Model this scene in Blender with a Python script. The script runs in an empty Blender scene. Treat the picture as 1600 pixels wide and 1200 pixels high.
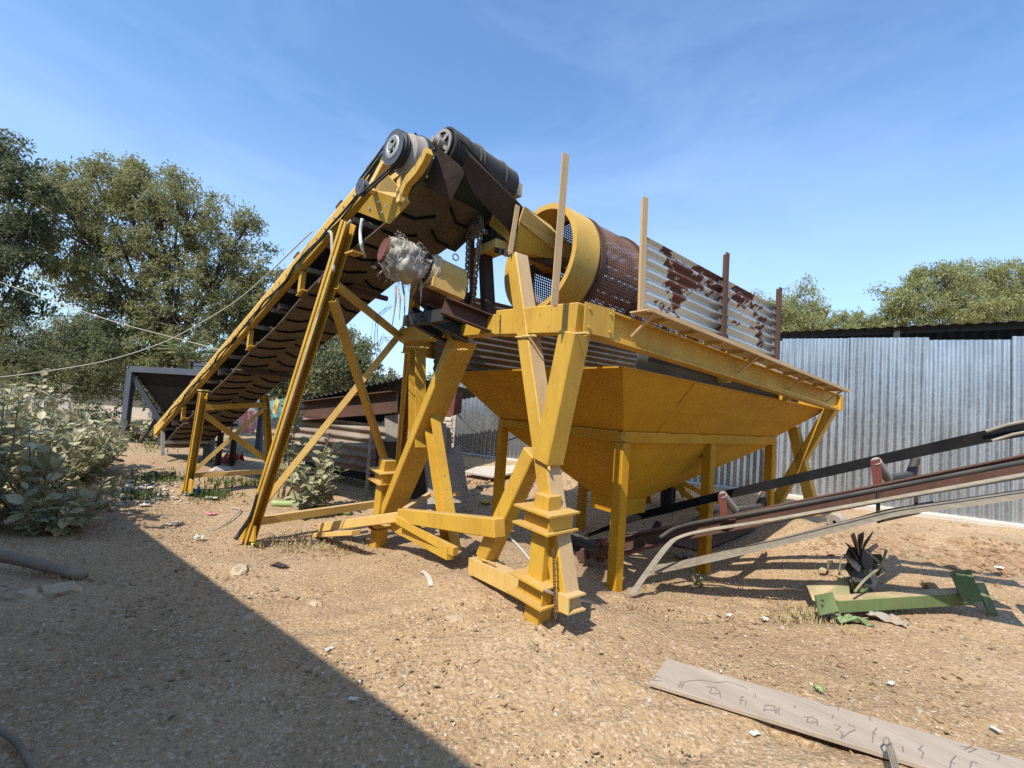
import bpy, bmesh, math, random
import numpy as np
from mathutils import Vector, noise
random.seed(7); RNG = np.random.default_rng(7)
sc = bpy.context.scene
COL = sc.collection

# ------------------------------------------------------------------ camera
F, PITCH, ROLL, H, PSI = 700.0, .0535, .070, 1.5, .64
A0 = np.array([1.0, 3.92, 0.0])
E1 = np.array([math.cos(PSI), math.sin(PSI), 0.0])      # along the screen drum
E2 = np.array([-math.sin(PSI), math.cos(PSI), 0.0])     # across it, away from the camera
EZ = np.array([0, 0, 1.0])
CAM = np.array([0, 0, H])
_cp, _sp = math.cos(PITCH), math.sin(PITCH)
FW = np.array([0, _cp, _sp]); _u0 = np.array([0, -_sp, _cp]); _r0 = np.array([1.0, 0, 0])
RT = math.cos(ROLL) * _r0 + math.sin(ROLL) * _u0
UP = -math.sin(ROLL) * _r0 + math.cos(ROLL) * _u0

def ray(u, v): return FW * F + RT * (u - 800) - UP * (v - 600)
def onp(u, v, n, d):
    r = ray(u, v); return CAM + r * ((d - CAM @ n) / (r @ n))
def W(s, t, z): return A0 + E1 * s + E2 * t + EZ * z
def S(u, v, s): return onp(u, v, E1, s + A0 @ E1)
def T(u, v, t): return onp(u, v, E2, t + A0 @ E2)
def Z(u, v, z): return onp(u, v, EZ, z)
def Y(u, v, y):
    r = ray(u, v); return CAM + r * (y / r[1])
def V3(*a): return np.array(a, float)
def nrm(a): return a / np.linalg.norm(a)
def lerp(a, b, k): return np.asarray(a) * (1 - k) + np.asarray(b) * k

cd = bpy.data.cameras.new("camera"); cam = bpy.data.objects.new("camera", cd); COL.objects.link(cam)
cd.sensor_width = 36; cd.lens = F / 1600 * 36; cd.clip_end = 3000; cd.clip_start = .05
from mathutils import Matrix
cam.matrix_world = Matrix(((RT[0], UP[0], -FW[0], 0), (RT[1], UP[1], -FW[1], 0), (RT[2], UP[2], -FW[2], H), (0, 0, 0, 1)))
sc.camera = cam

# ------------------------------------------------------------------ light
SAZ = math.radians(58); SEL = math.radians(50)
SUN = np.array([-math.cos(SAZ) * math.cos(SEL), -math.sin(SAZ) * math.cos(SEL), math.sin(SEL)])
ld = bpy.data.lights.new("sun", 'SUN'); ld.energy = 3.8; ld.angle = math.radians(.5); ld.color = (1, .93, .82)
lo = bpy.data.objects.new("sun", ld); COL.objects.link(lo)
lo.rotation_euler = Vector(-SUN).to_track_quat('-Z', 'Y').to_euler()
wd = bpy.data.worlds.new("World"); sc.world = wd; wd.use_nodes = True
nt = wd.node_tree; nt.nodes.clear()
wo = nt.nodes.new('ShaderNodeOutputWorld'); bg = nt.nodes.new('ShaderNodeBackground'); sky = nt.nodes.new('ShaderNodeTexSky')
sky.sky_type = 'NISHITA'; sky.sun_disc = False; sky.sun_elevation = SEL; sky.sun_rotation = math.atan2(SUN[0], SUN[1])
sky.air_density = 1.0; sky.dust_density = .55; sky.ozone_density = 2.6; sky.altitude = 50
bg.inputs[1].default_value = .14
# thin cirrus: pale veils laid over the sky by direction
tc = nt.nodes.new('ShaderNodeTexCoord'); mp = nt.nodes.new('ShaderNodeMapping'); mp.inputs['Scale'].default_value = (1.1, 1.0, 2.6)
mp.inputs['Rotation'].default_value = (.25, .42, .5)
n1 = nt.nodes.new('ShaderNodeTexNoise'); n1.inputs['Scale'].default_value = 1.5; n1.inputs['Detail'].default_value = 7; n1.inputs['Roughness'].default_value = .58; n1.inputs['Distortion'].default_value = .6
r1 = nt.nodes.new('ShaderNodeValToRGB'); r1.color_ramp.elements[0].position = .42; r1.color_ramp.elements[0].color = (0, 0, 0, 1)
r1.color_ramp.elements[1].position = .82; r1.color_ramp.elements[1].color = (.30, .30, .30, 1)
mxw = nt.nodes.new('ShaderNodeMix'); mxw.data_type = 'RGBA'; mxw.inputs[7].default_value = (3.6, 4.7, 6.0, 1)
nt.links.new(tc.outputs['Generated'], mp.inputs[0]); nt.links.new(mp.outputs[0], n1.inputs[0]); nt.links.new(n1.outputs[0], r1.inputs[0])
tint = nt.nodes.new('ShaderNodeMix'); tint.data_type = 'RGBA'; tint.blend_type = 'MULTIPLY'; tint.inputs[0].default_value = 1; tint.inputs[7].default_value = (.90, 1.11, 1.22, 1); nt.links.new(sky.outputs[0], tint.inputs[6])
sepw = nt.nodes.new('ShaderNodeSeparateXYZ'); nt.links.new(tc.outputs['Generated'], sepw.inputs[0])
hz = nt.nodes.new('ShaderNodeValToRGB'); hz.color_ramp.elements[0].position = .0; hz.color_ramp.elements[0].color = (.85, .85, .85, 1); hz.color_ramp.elements[1].position = .52; hz.color_ramp.elements[1].color = (0, 0, 0, 1); e_ = hz.color_ramp.elements.new(.2); e_.color = (.42, .42, .42, 1)
nt.links.new(sepw.outputs[2], hz.inputs[0]); mh = nt.nodes.new('ShaderNodeMix'); mh.data_type = 'RGBA'; mh.inputs[7].default_value = (2.9, 3.65, 4.5, 1); nt.links.new(hz.outputs[0], mh.inputs[0]); nt.links.new(tint.outputs[2], mh.inputs[6])
nt.links.new(r1.outputs[0], mxw.inputs[0]); nt.links.new(mh.outputs[2], mxw.inputs[6]); nt.links.new(mxw.outputs[2], bg.inputs[0]); nt.links.new(bg.outputs[0], wo.inputs[0])
sc.view_settings.view_transform = 'Standard'; sc.view_settings.look = 'None'; sc.view_settings.exposure = .72; sc.view_settings.gamma = 1
sc.cycles.use_denoising = False; sc.cycles.use_adaptive_sampling = False; sc.cycles.sample_clamp_indirect = 4.0
sc.cycles.max_bounces = 6; sc.cycles.transparent_max_bounces = 12

# ------------------------------------------------------------------ materials
class NT:
    def __init__(s, name):
        s.m = bpy.data.materials.new(name); s.m.use_nodes = True; s.t = s.m.node_tree; s.t.nodes.clear()
        s.out = s.t.nodes.new('ShaderNodeOutputMaterial'); s.b = s.t.nodes.new('ShaderNodeBsdfPrincipled')
        s.t.links.new(s.b.outputs[0], s.out.inputs[0]); s._c = None
    def co(s, kind='Object'):
        if not s._c: s._c = s.t.nodes.new('ShaderNodeTexCoord')
        return s._c.outputs[kind]
    def link(s, a, b): s.t.links.new(a, b)
    def noise(s, scale, detail=4, rough=.55, dist=0, stretch=None, co=None):
        n = s.t.nodes.new('ShaderNodeTexNoise'); n.inputs['Scale'].default_value = scale; n.inputs['Detail'].default_value = detail
        n.inputs['Roughness'].default_value = rough; n.inputs['Distortion'].default_value = dist
        c = co or s.co()
        if stretch:
            mp = s.t.nodes.new('ShaderNodeMapping'); mp.inputs['Scale'].default_value = stretch; s.link(c, mp.inputs[0]); c = mp.outputs[0]
        s.link(c, n.inputs['Vector']); return n.outputs['Fac']
    def vor(s, scale, feature='F1', out='Distance'):
        n = s.t.nodes.new('ShaderNodeTexVoronoi'); n.inputs['Scale'].default_value = scale; n.feature = feature
        s.link(s.co(), n.inputs['Vector']); return n.outputs[out]
    def ramp(s, fac, *stops):
        r = s.t.nodes.new('ShaderNodeValToRGB'); e = r.color_ramp.elements
        while len(e) < len(stops): e.new(.5)
        for k, (p, c) in enumerate(stops):
            e[k].position = p; e[k].color = (*c, 1) if hasattr(c, '__len__') else (c, c, c, 1)
        s.link(fac, r.inputs[0]); return r.outputs[0]
    def mix(s, fac, a, b, mode='MIX'):
        n = s.t.nodes.new('ShaderNodeMix'); n.data_type = 'RGBA'; n.blend_type = mode
        for k, x in ((0, fac), (6, a), (7, b)):
            if isinstance(x, (int, float)): n.inputs[k].default_value = x if k == 0 else (x, x, x, 1)
            elif isinstance(x, tuple): n.inputs[k].default_value = (*x, 1)
            else: s.link(x, n.inputs[k])
        return n.outputs[2]
    def math(s, op, a, b=0.0):
        n = s.t.nodes.new('ShaderNodeMath'); n.operation = op
        for k, x in ((0, a), (1, b)):
            if isinstance(x, (int, float)): n.inputs[k].default_value = x
            else: s.link(x, n.inputs[k])
        return n.outputs[0]
    def upness(s):
        g = s.t.nodes.new('ShaderNodeNewGeometry'); sp = s.t.nodes.new('ShaderNodeSeparateXYZ'); s.link(g.outputs['Normal'], sp.inputs[0]); return sp.outputs[2]
    def island(s):
        g = s.t.nodes.new('ShaderNodeNewGeometry'); return g.outputs['Random Per Island']
    def color(s, c):
        if isinstance(c, tuple): s.b.inputs['Base Color'].default_value = (*c, 1)
        else: s.link(c, s.b.inputs['Base Color'])
        return s
    def rough(s, r):
        if isinstance(r, (int, float)): s.b.inputs['Roughness'].default_value = r
        else: s.link(r, s.b.inputs['Roughness'])
        return s
    def metal(s, r):
        if isinstance(r, (int, float)): s.b.inputs['Metallic'].default_value = r
        else: s.link(r, s.b.inputs['Metallic'])
        return s
    def bump(s, h, strength=.4, dist=.01):
        n = s.t.nodes.new('ShaderNodeBump'); n.inputs['Strength'].default_value = strength; n.inputs['Distance'].default_value = dist
        s.link(h, n.inputs['Height']); s.link(n.outputs[0], s.b.inputs['Normal']); return s
    def translucent(s, col, fac):
        tr = s.t.nodes.new('ShaderNodeBsdfTranslucent'); s.link(col, tr.inputs[0]) if not isinstance(col, tuple) else None
        if isinstance(col, tuple): tr.inputs[0].default_value = (*col, 1)
        mx = s.t.nodes.new('ShaderNodeMixShader'); mx.inputs[0].default_value = fac
        s.link(s.b.outputs[0], mx.inputs[1]); s.link(tr.outputs[0], mx.inputs[2]); s.link(mx.outputs[0], s.out.inputs[0]); return s
    def holes(s, mask):      # mask 1 = hole
        tr = s.t.nodes.new('ShaderNodeBsdfTransparent'); mx = s.t.nodes.new('ShaderNodeMixShader')
        s.link(mask, mx.inputs[0]); s.link(s.b.outputs[0], mx.inputs[1]); s.link(tr.outputs[0], mx.inputs[2]); s.link(mx.outputs[0], s.out.inputs[0]); return s

M = {}; PLANK_ROT = -.72
def paint(name, base, dark, dusty=.5, rust=.5, rough=.42, dustcol=(.50, .36, .21)):
    m = NT(name)
    n = m.noise(2.3, 5, .6); c = m.mix(m.ramp(n, (.35, 0), (.7, 1)), base, dark)
    st = m.noise(5, 4, .6, stretch=(6, 6, .7)); c = m.mix(m.math('MULTIPLY', m.ramp(st, (.48, 0), (.78, 1)), .32), c, tuple(x * .55 for x in dark)); pn = m.noise(34, 5, .7); c = m.mix(m.math('MULTIPLY', m.ramp(pn, (.60, 0), (.66, 1)), .35 * min(1, rust * 2)), c, (.20, .11, .045)); sn = m.noise(60, 3, .6, stretch=(.25, 1.4, .25)); c = m.mix(m.math('MULTIPLY', m.ramp(sn, (.62, 0), (.70, 1)), .14), c, tuple(min(1, x * 1.3 + .06) for x in base))
    dn = m.noise(9, 6, .65); du = m.math('MULTIPLY', m.ramp(m.upness(), (.55, .12), (.9, 1)), m.ramp(dn, (.25, .35), (.62, 1)))
    c = m.mix(m.math('MULTIPLY', du, dusty), c, dustcol)
    rn = m.noise(17, 6, .7); rm = m.math('MULTIPLY', m.ramp(rn, (.63, 0), (.67, 1)), rust); rm = m.math('MULTIPLY', rm, m.ramp(m.noise(3.1, 3), (.46, 0), (.58, 1))); c = m.mix(rm, c, (.10, .045, .02))
    m.color(c).rough(m.ramp(dn, (.3, rough), (.7, rough + .3))).bump(rn, .12, .004)
    M[name] = m.m; return m.m
paint('yellow', (.56, .332, .028), (.44, .240, .016), .5, .85)
paint('yellow_ring', (.56, .34, .05), (.46, .27, .04), .9, .3, .55)
paint('yellow_hopper', (.50, .252, .005), (.42, .20, .004), .3, .35, .5).node_tree.nodes['Principled BSDF'].inputs['Specular IOR Level'].default_value = .22
paint('yellow_dusty', (.49, .34, .18), (.43, .29, .14), .6, .3, .7)
paint('yellow_pale', (.62, .42, .13), (.55, .34, .08), .8, .4, .6)
paint('green_paint', (.085, .15, .045), (.05, .095, .028), .9, 1.0, .7)
paint('grey_paint', (.055, .07, .09), (.035, .045, .06), .3, .1, .5, (.2, .17, .13))
paint('rust_brown', (.10, .045, .03), (.05, .028, .022), .35, .6, .75, (.25, .17, .11))
paint('dark_brown', (.045, .024, .018), (.025, .016, .013), .3, .5, .8, (.2, .14, .09))
paint('red_oxide', (.20, .06, .045), (.13, .04, .03), .3, .3, .7, (.3, .2, .14))
paint('black_steel', (.022, .022, .022), (.014, .014, .014), .5, .2, .5, (.2, .16, .11))
paint('grey_steel', (.30, .27, .24), (.22, .195, .17), .5, .3, .65)
paint('cream_paint', (.52, .44, .30), (.42, .34, .22), .5, .3, .6)
paint('blue_sheet', (.02, .05, .09), (.015, .035, .07), .1, .1, .5)

m = NT('rubber'); n = m.noise(12, 5); dn = m.noise(3, 4)
m.color(m.mix(m.math('MULTIPLY', m.ramp(m.upness(), (.2, .1), (.8, .8)), m.ramp(dn, (.35, .2), (.7, .9))), m.ramp(n, (.3, (.018, .018, .017)), (.7, (.035, .033, .03))), (.16, .13, .10))).rough(.75).bump(n, .2, .004); M['rubber'] = m.m
m = NT('rubber_clean'); n = m.noise(9, 4); m.color(m.ramp(n, (.3, (.006, .006, .006)), (.7, (.014, .0135, .013)))).rough(.8); m.b.inputs['Specular IOR Level'].default_value = .12; M['rubber_clean'] = m.m
m = NT('shaded_corrugated'); n = m.noise(3, 6, .65); m.color(m.ramp(n, (.3, (.10, .075, .055)), (.7, (.20, .16, .125)))).rough(.42).metal(.45); M['shaded_corrugated'] = m.m  # dirty brown, darkened so the colour stands in for shade on the far panel
m = NT('grey_sheet'); n = m.noise(4, 5, .6); m.color(m.ramp(n, (.3, (.07, .07, .068)), (.7, (.14, .135, .13)))).rough(.6).metal(.15); M['grey_sheet'] = m.m
m = NT('belt_brown'); n = m.noise(5, 5); n2 = m.noise(30, 3)
m.color(m.mix(m.ramp(n2, (.45, 0), (.75, .6)), m.ramp(n, (.3, (.080, .058, .036)), (.7, (.125, .092, .060))), (.17, .13, .085))).rough(.85).bump(n2, .3, .004); M['belt_brown'] = m.m
m = NT('belt_pale'); n = m.noise(6, 5, stretch=(1, 1, 8)); m.color(m.ramp(n, (.3, (.21, .18, .135)), (.7, (.31, .27, .205)))).rough(.8); M['belt_pale'] = m.m
m = NT('galvanised'); n = m.noise(1.6, 5, .6); n2 = m.noise(22, 4); n3 = m.noise(4, 5, .7, stretch=(3, 3, .5))
c = m.mix(m.ramp(n, (.35, 0), (.7, 1)), (.48, .505, .52), (.33, .35, .365)); c = m.mix(m.math('MULTIPLY', m.ramp(n3, (.6, 0), (.78, 1)), .5), c, (.22, .21, .20))
oi = m.t.nodes.new('ShaderNodeObjectInfo'); c = m.mix(m.math('MULTIPLY', oi.outputs['Random'], .5), c, (.56, .59, .61)); sk = m.noise(3.2, 5, .7, stretch=(4, 4, .12)); c = m.mix(m.math('MULTIPLY', m.ramp(sk, (.5, 0), (.68, 1)), .55), c, (.20, .20, .20))
m.color(c).metal(.85).rough(m.ramp(n2, (.3, .26), (.7, .42))).bump(m.noise(7, 3), .10, .01); M['galvanised'] = m.m
m = NT('rusty_corrugated'); n = m.noise(2.1, 6, .62, .3); n2 = m.noise(16, 5, .7); n4 = m.noise(1.2, 5, .5)
rm = m.ramp(m.math('ADD', n, m.math('MULTIPLY', n2, .14)), (.585, 0), (.60, 1))
c = m.mix(rm, m.mix(m.ramp(n4, (.35, 0), (.65, 1)), (.56, .575, .56), (.40, .415, .405)), m.ramp(n2, (.3, (.13, .042, .022)), (.7, (.075, .028, .018))))
m.color(c).metal(m.math('MULTIPLY', m.math('SUBTRACT', 1.0, rm), .6)).rough(m.mix(rm, .38, .85)); M['rusty_corrugated'] = m.m
m = NT('old_corrugated'); n = m.noise(3, 6, .65); n2 = m.noise(1.1, 4)
m.color(m.mix(m.ramp(n2, (.4, 0), (.65, 1)), m.ramp(n, (.3, (.23, .19, .15)), (.7, (.36, .31, .26))), (.17, .10, .07))).rough(.7).metal(.25); M['old_corrugated'] = m.m
m = NT('drum_mesh'); n = m.noise(4, 5)
mp = m.t.nodes.new('ShaderNodeUVMap'); sep = m.t.nodes.new('ShaderNodeSeparateXYZ'); m.link(mp.outputs[0], sep.inputs[0])
def wv(x, k): return m.math('SINE', m.math('MULTIPLY', x, k))
hx = wv(sep.outputs[0], 2 * math.pi / .030); hy = wv(sep.outputs[1], 2 * math.pi / .030)
mask = m.math('GREATER_THAN', m.math('ADD', hx, hy), .95)
m.color(m.ramp(n, (.3, (.13, .06, .035)), (.7, (.22, .115, .07)))).rough(.8).holes(mask); M['drum_mesh'] = m.m
m = NT('rope_cloth'); n = m.noise(14, 5, .6); m.color(m.ramp(n, (.3, (.20, .175, .14)), (.65, (.43, .39, .325)))).rough(.55).bump(m.vor(26), .25, .015); M['rope_cloth'] = m.m
m = NT('bare_metal'); n = m.noise(14, 4); m.color(m.ramp(n, (.3, (.30, .28, .24)), (.7, (.5, .47, .40)))).metal(.6).rough(.45); M['bare_metal'] = m.m
m = NT('chain_dust'); n = m.noise(30, 4); m.color(m.ramp(n, (.3, (.12, .09, .06)), (.7, (.34, .28, .20)))).metal(.3).rough(.7); M['chain_dust'] = m.m
m = NT('pale_pvc'); m.color((.55, .55, .53)).rough(.5); M['pale_pvc'] = m.m
m = NT('black_plastic'); m.color((.015, .015, .016)).rough(.5); M['black_plastic'] = m.m
m = NT('wire_grey'); m.color((.38, .35, .28)).rough(.7); M['wire_grey'] = m.m

def leafmat(name, c0, c1, c2, tl=.3):
    m = NT(name); n = m.noise(.7, 4, .6); i = m.island()
    c = m.ramp(i, (0, c0), (.55, c1), (1, c2)); c = m.mix(m.math('MULTIPLY', m.ramp(n, (.35, 0), (.7, 1)), .45), c, tuple(x * 1.35 for x in c2))
    m.color(c).rough(.6); m.b.inputs['Specular IOR Level'].default_value = .3; m.translucent(c, tl); M[name] = m.m
leafmat('leaf_neem', (.135, .148, .055), (.215, .222, .09), (.33, .32, .155), .48)
leafmat('leaf_dark', (.075, .098, .05), (.12, .145, .072), (.195, .21, .11), .45)
leafmat('leaf_bright', (.18, .205, .075), (.27, .295, .115), (.40, .395, .19), .5)
leafmat('leaf_mesquite', (.10, .118, .055), (.155, .17, .08), (.23, .235, .12), .42)
leafmat('leaf_calotropis', (.16, .17, .08), (.29, .285, .16), (.50, .46, .30), .25)
leafmat('leaf_palm', (.09, .13, .05), (.15, .2, .08), (.24, .28, .13))
m = NT('bark'); n = m.noise(7, 6, .65, stretch=(2, 2, .5)); m.color(m.ramp(n, (.3, (.05, .038, .028)), (.7, (.125, .10, .075)))).rough(.95).bump(n, .5, .03); M['bark'] = m.m
m = NT('stem'); n = m.noise(9, 4); m.color(m.ramp(n, (.3, (.16, .15, .09)), (.7, (.28, .25, .16)))).rough(.9); M['stem'] = m.m
m = NT('weathered_wood'); n = m.noise(5, 6, .6, stretch=(1, 1, 1)); m.color(m.ramp(n, (.3, (.15, .115, .08)), (.7, (.26, .21, .155)))).rough(.9).bump(n, .4, .01); M['weathered_wood'] = m.m
# soil
m = NT('soil')
nb = m.noise(.55, 6, .6); nm = m.noise(3.2, 6, .65); nf = m.noise(26, 5, .7); ng = m.noise(110, 3, .6)
c = m.ramp(nb, (.3, (.325, .212, .110)), (.5, (.405, .274, .150)), (.7, (.485, .350, .215)))
c = m.mix(m.ramp(nm, (.42, 0), (.68, .5)), c, (.325, .205, .105))
c = m.mix(m.ramp(nf, (.52, 0), (.66, .7)), c, (.20, .128, .070))
c = m.mix(m.ramp(ng, (.57, 0), (.66, .75)), c, (.62, .50, .34)); nh = m.noise(190, 2, .6); c = m.mix(m.ramp(nh, (.56, 0), (.66, .6)), c, (.17, .105, .055))
v = m.vor(70, 'F1', 'Color'); sepc = m.t.nodes.new('ShaderNodeSeparateColor'); m.link(v, sepc.inputs[0])
c = m.mix(m.math('MULTIPLY', m.math('GREATER_THAN', sepc.outputs[0], .9), .5), c, (.60, .48, .36))
c = m.mix(m.math('MULTIPLY', m.math('LESS_THAN', sepc.outputs[1], .08), .55), c, (.18, .105, .062))
hh = m.math('ADD', m.math('MULTIPLY', nf, .6), m.math('MULTIPLY', ng, .35)); hh = m.math('ADD', hh, m.math('MULTIPLY', m.vor(38), .5))
m.color(c).rough(.95).bump(hh, .7, .03); M['soil'] = m.m
m = NT('stone'); i = m.island(); n = m.noise(20, 4); m.color(m.mix(m.ramp(n, (.3, 0), (.7, .4)), m.ramp(i, (0, (.22, .145, .08)), (.45, (.42, .30, .175)), (.75, (.32, .22, .13)), (.9, (.52, .41, .28)), (1, (.68, .60, .47))), (.22, .14, .09))).rough(.95); M['stone'] = m.m
m = NT('clod'); i = m.island(); n = m.noise(9, 6, .7); m.color(m.mix(m.ramp(n, (.35, 0), (.65, .7)), m.ramp(i, (0, (.30, .19, .10)), (1, (.44, .30, .175))), (.19, .10, .055))).rough(1).bump(n, .8, .04); M['clod'] = m.m
m = NT('concrete'); n = m.noise(2.5, 6, .65); n2 = m.noise(40, 3); m.color(m.mix(m.ramp(n2, (.4, 0), (.7, .3)), m.ramp(n, (.3, (.30, .28, .25)), (.7, (.44, .42, .38))), (.2, .19, .17))).rough(.9).bump(n2, .3, .006); M['concrete'] = m.m
m = NT('plank_wood'); mpw = m.t.nodes.new('ShaderNodeMapping'); mpw.vector_type = 'TEXTURE'; mpw.inputs['Rotation'].default_value = (0, 0, PLANK_ROT); mpw.inputs['Scale'].default_value = (9, 1, 1); m.link(m.co(), mpw.inputs[0]); n = m.noise(14, 6, .6, co=mpw.outputs[0]); n2 = m.noise(70, 4, co=mpw.outputs[0]); m.color(m.mix(m.ramp(n2, (.5, 0), (.75, .35)), m.ramp(n, (.3, (.32, .26, .20)), (.7, (.42, .35, .28))), (.20, .15, .11))).rough(.85); M['plank_wood'] = m.m
def flat(name, c, r=.8, tl=0):
    m = NT(name); n = m.noise(11, 5); cc = m.mix(m.ramp(n, (.3, 0), (.75, .55)), c, tuple(x * .6 for x in c)); m.color(cc).rough(r)
    if tl: m.translucent(cc, tl)
    M[name] = m.m
flat('paper', (.62, .585, .50)); flat('blue_plastic', (.04, .27, .36), .4); flat('pink_cloth', (.62, .29, .27), .9, .15); flat('lilac_cloth', (.58, .30, .62), .9, .15)
flat('teal_cloth', (.20, .42, .40), .9, .15); flat('orange_toy', (.55, .08, .04), .5); flat('pale_green', (.32, .42, .17), .6); flat('yellow_scrap', (.72, .62, .12), .6)
flat('pink_plastic', (.66, .24, .26), .5); flat('dark_rag', (.045, .035, .028), .95); flat('dry_grass', (.44, .36, .19), .9, .2); flat('green_grass', (.10, .15, .035), .9, .25); flat('tyre', (.03, .03, .03), .85)
flat('plaster', (.50, .45, .38), .9)
m = NT('ink'); m.color((.19, .15, .14)).rough(.9); M['ink'] = m.m
flat('dry_leaf', (.30, .20, .10), .9)
flat('sack_green', (.20, .27, .12), .7)
flat('plant_green', (.15, .25, .05), .6, .3)

# ------------------------------------------------------------------ mesh building
class MB:
    def __init__(s): s.v = []; s.f = []; s.mi = []; s.uv = {}
    def add(s, vs, fs, mi=0):
        o = len(s.v); s.v.extend([tuple(map(float, p)) for p in vs]); s.f.extend([tuple(i + o for i in f) for f in fs]); s.mi.extend([mi] * len(fs)); return s
    def prof(s, p, q, pr, up=EZ, mi=0):
        p = np.asarray(p, float); q = np.asarray(q, float); x = nrm(q - p); up = np.asarray(up, float)
        y = np.cross(up, x); y = nrm(y) if np.linalg.norm(y) > 1e-6 else V3(1, 0, 0); zz = np.cross(x, y); n = len(pr)
        vs = [p + y * a + zz * b for a, b in pr] + [q + y * a + zz * b for a, b in pr]
        fs = [(i, (i + 1) % n, n + (i + 1) % n, n + i) for i in range(n)] + [tuple(range(n - 1, -1, -1)), tuple(range(n, 2 * n))]
        return s.add(vs, fs, mi)
    def beam(s, p, q, w, h, up=EZ, mi=0): return s.prof(p, q, RECT(w, h), up, mi)
    def box(s, c, ax, ay, az):      # centre and three half-axes
        c = np.asarray(c); vs = [c + ax * i + ay * j + az * k for i in (-1, 1) for j in (-1, 1) for k in (-1, 1)]
        return s.add(vs, [(0, 1, 3, 2), (4, 6, 7, 5), (0, 4, 5, 1), (2, 3, 7, 6), (0, 2, 6, 4), (1, 5, 7, 3)])
    def tube(s, pts, r, n=8, cap=True):
        pts = [np.asarray(p, float) for p in pts]; k = len(pts); rr = r if hasattr(r, '__len__') else [r] * k
        t0 = nrm(pts[1] - pts[0]); a = np.cross(t0, EZ); a = nrm(a) if np.linalg.norm(a) > 1e-3 else V3(1, 0, 0); vs = []
        for i in range(k):
            t = nrm(pts[min(i + 1, k - 1)] - pts[max(i - 1, 0)]); a = nrm(a - t * (a @ t)); b = np.cross(t, a)
            vs += [pts[i] + (a * math.cos(2 * math.pi * j / n) + b * math.sin(2 * math.pi * j / n)) * rr[i] for j in range(n)]
        fs = [(i * n + j, i * n + (j + 1) % n, (i + 1) * n + (j + 1) % n, (i + 1) * n + j) for i in range(k - 1) for j in range(n)]
        if cap: fs += [tuple(range(n - 1, -1, -1)), tuple(range((k - 1) * n, k * n))]
        return s.add(vs, fs)
    def lathe(s, p, ax, pr, n=32, close=False):     # pr: (along, radius)
        p = np.asarray(p); ax = nrm(np.asarray(ax, float)); a = np.cross(ax, EZ); a = nrm(a) if np.linalg.norm(a) > 1e-3 else V3(1, 0, 0); b = np.cross(ax, a)
        k = len(pr); vs = [p + ax * x + (a * math.cos(2 * math.pi * j / n) + b * math.sin(2 * math.pi * j / n)) * max(r, 1e-4) for x, r in pr for j in range(n)]
        fs = [(i * n + j, i * n + (j + 1) % n, ((i + 1) % k) * n + (j + 1) % n, ((i + 1) % k) * n + j) for i in range(k if close else k - 1) for j in range(n)]
        return s.add(vs, fs)
    def plate(s, poly, th, n=None, mi=0):
        poly = [np.asarray(p, float) for p in poly]
        if n is None: n = nrm(np.cross(poly[1] - poly[0], poly[-1] - poly[0]))
        k = len(poly); vs = [p - n * th / 2 for p in poly] + [p + n * th / 2 for p in poly]
        return s.add(vs, [tuple(range(k - 1, -1, -1)), tuple(range(k, 2 * k))] + [(i, (i + 1) % k, k + (i + 1) % k, k + i) for i in range(k)], mi)
    def corr(s, o, u, v, pitch, amp, th=.002, nv=2, trap=False, wob=0., per=8):   # waves run across u, sheet runs along v
        o = np.asarray(o, float); u = np.asarray(u, float); v = np.asarray(v, float); L = np.linalg.norm(u); n = nrm(np.cross(u, v)); N = max(8, int(L / pitch * per)); vs = []
        for sd in (-.5, .5):
            for j in range(nv + 1):
                for i in range(N + 1):
                    ph = i / N * L / pitch
                    if trap: x = ph % 1; h = min(1, max(-1, (abs(x - .5) - .25) * 12))
                    else: h = math.sin(2 * math.pi * ph)
                    w = wob * noise.noise((i / N * L * 1.3, j / nv * 3, o[0] * 3 + o[1])) if wob else 0
                    vs.append(o + u * i / N + v * j / nv + n * (h * amp + sd * th + w))
        q = (N + 1) * (nv + 1); fs = []
        for j in range(nv):
            for i in range(N):
                a = j * (N + 1) + i; b = a + 1; c = a + N + 2; d = a + N + 1; fs += [(d, c, b, a), (q + a, q + b, q + c, q + d)]
        for i in range(N):
            fs += [(i, i + 1, q + i + 1, q + i)]; a = nv * (N + 1) + i; fs += [(a + 1, a, q + a, q + a + 1)]
        for j in range(nv):
            a = j * (N + 1); b = a + N + 1; fs += [(b, a, q + a, q + b)]; a += N; b += N; fs += [(a, b, q + b, q + a)]
        return s.add(vs, fs)
    def blob(s, c, r, sq=(1, 1, 1), seed=0, rough=.35, sub=1):
        bm = bmesh.new(); bmesh.ops.create_icosphere(bm, subdivisions=sub, radius=1); rot = Matrix.Rotation(seed * 2.4, 3, 'Z') ; c = np.asarray(c)
        vs = []
        for w in bm.verts:
            k = 1 + rough * noise.noise(w.co * 1.7 + Vector((seed * 3.1, seed * 1.7, 0))) * 2
            p = rot @ Vector((w.co.x * sq[0] * k, w.co.y * sq[1] * k, w.co.z * sq[2] * k)); vs.append(c + np.array(p) * r)
        fs = [tuple(x.index for x in f.verts) for f in bm.faces]; bm.free(); return s.add(vs, fs)
    def make(s, name, mat, parent=None, smooth=False, bevel=0, loc=None):
        me = bpy.data.meshes.new(name); o = bpy.data.objects.new(name, me); COL.objects.link(o)
        vs = np.array(s.v, float)
        if parent is not None:
            base = np.array(parent.location) if parent.parent is None else np.array(parent.location) + np.array(parent.parent.location)
            o.parent = parent; l = V3(0, 0, 0)
        else:
            base = V3(0, 0, 0); l = np.asarray(loc, float) if loc is not None else V3((vs[:, 0].min() + vs[:, 0].max()) / 2, (vs[:, 1].min() + vs[:, 1].max()) / 2, vs[:, 2].min())
            o.location = l
        me.from_pydata((vs - base - l).tolist(), [], s.f)
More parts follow.
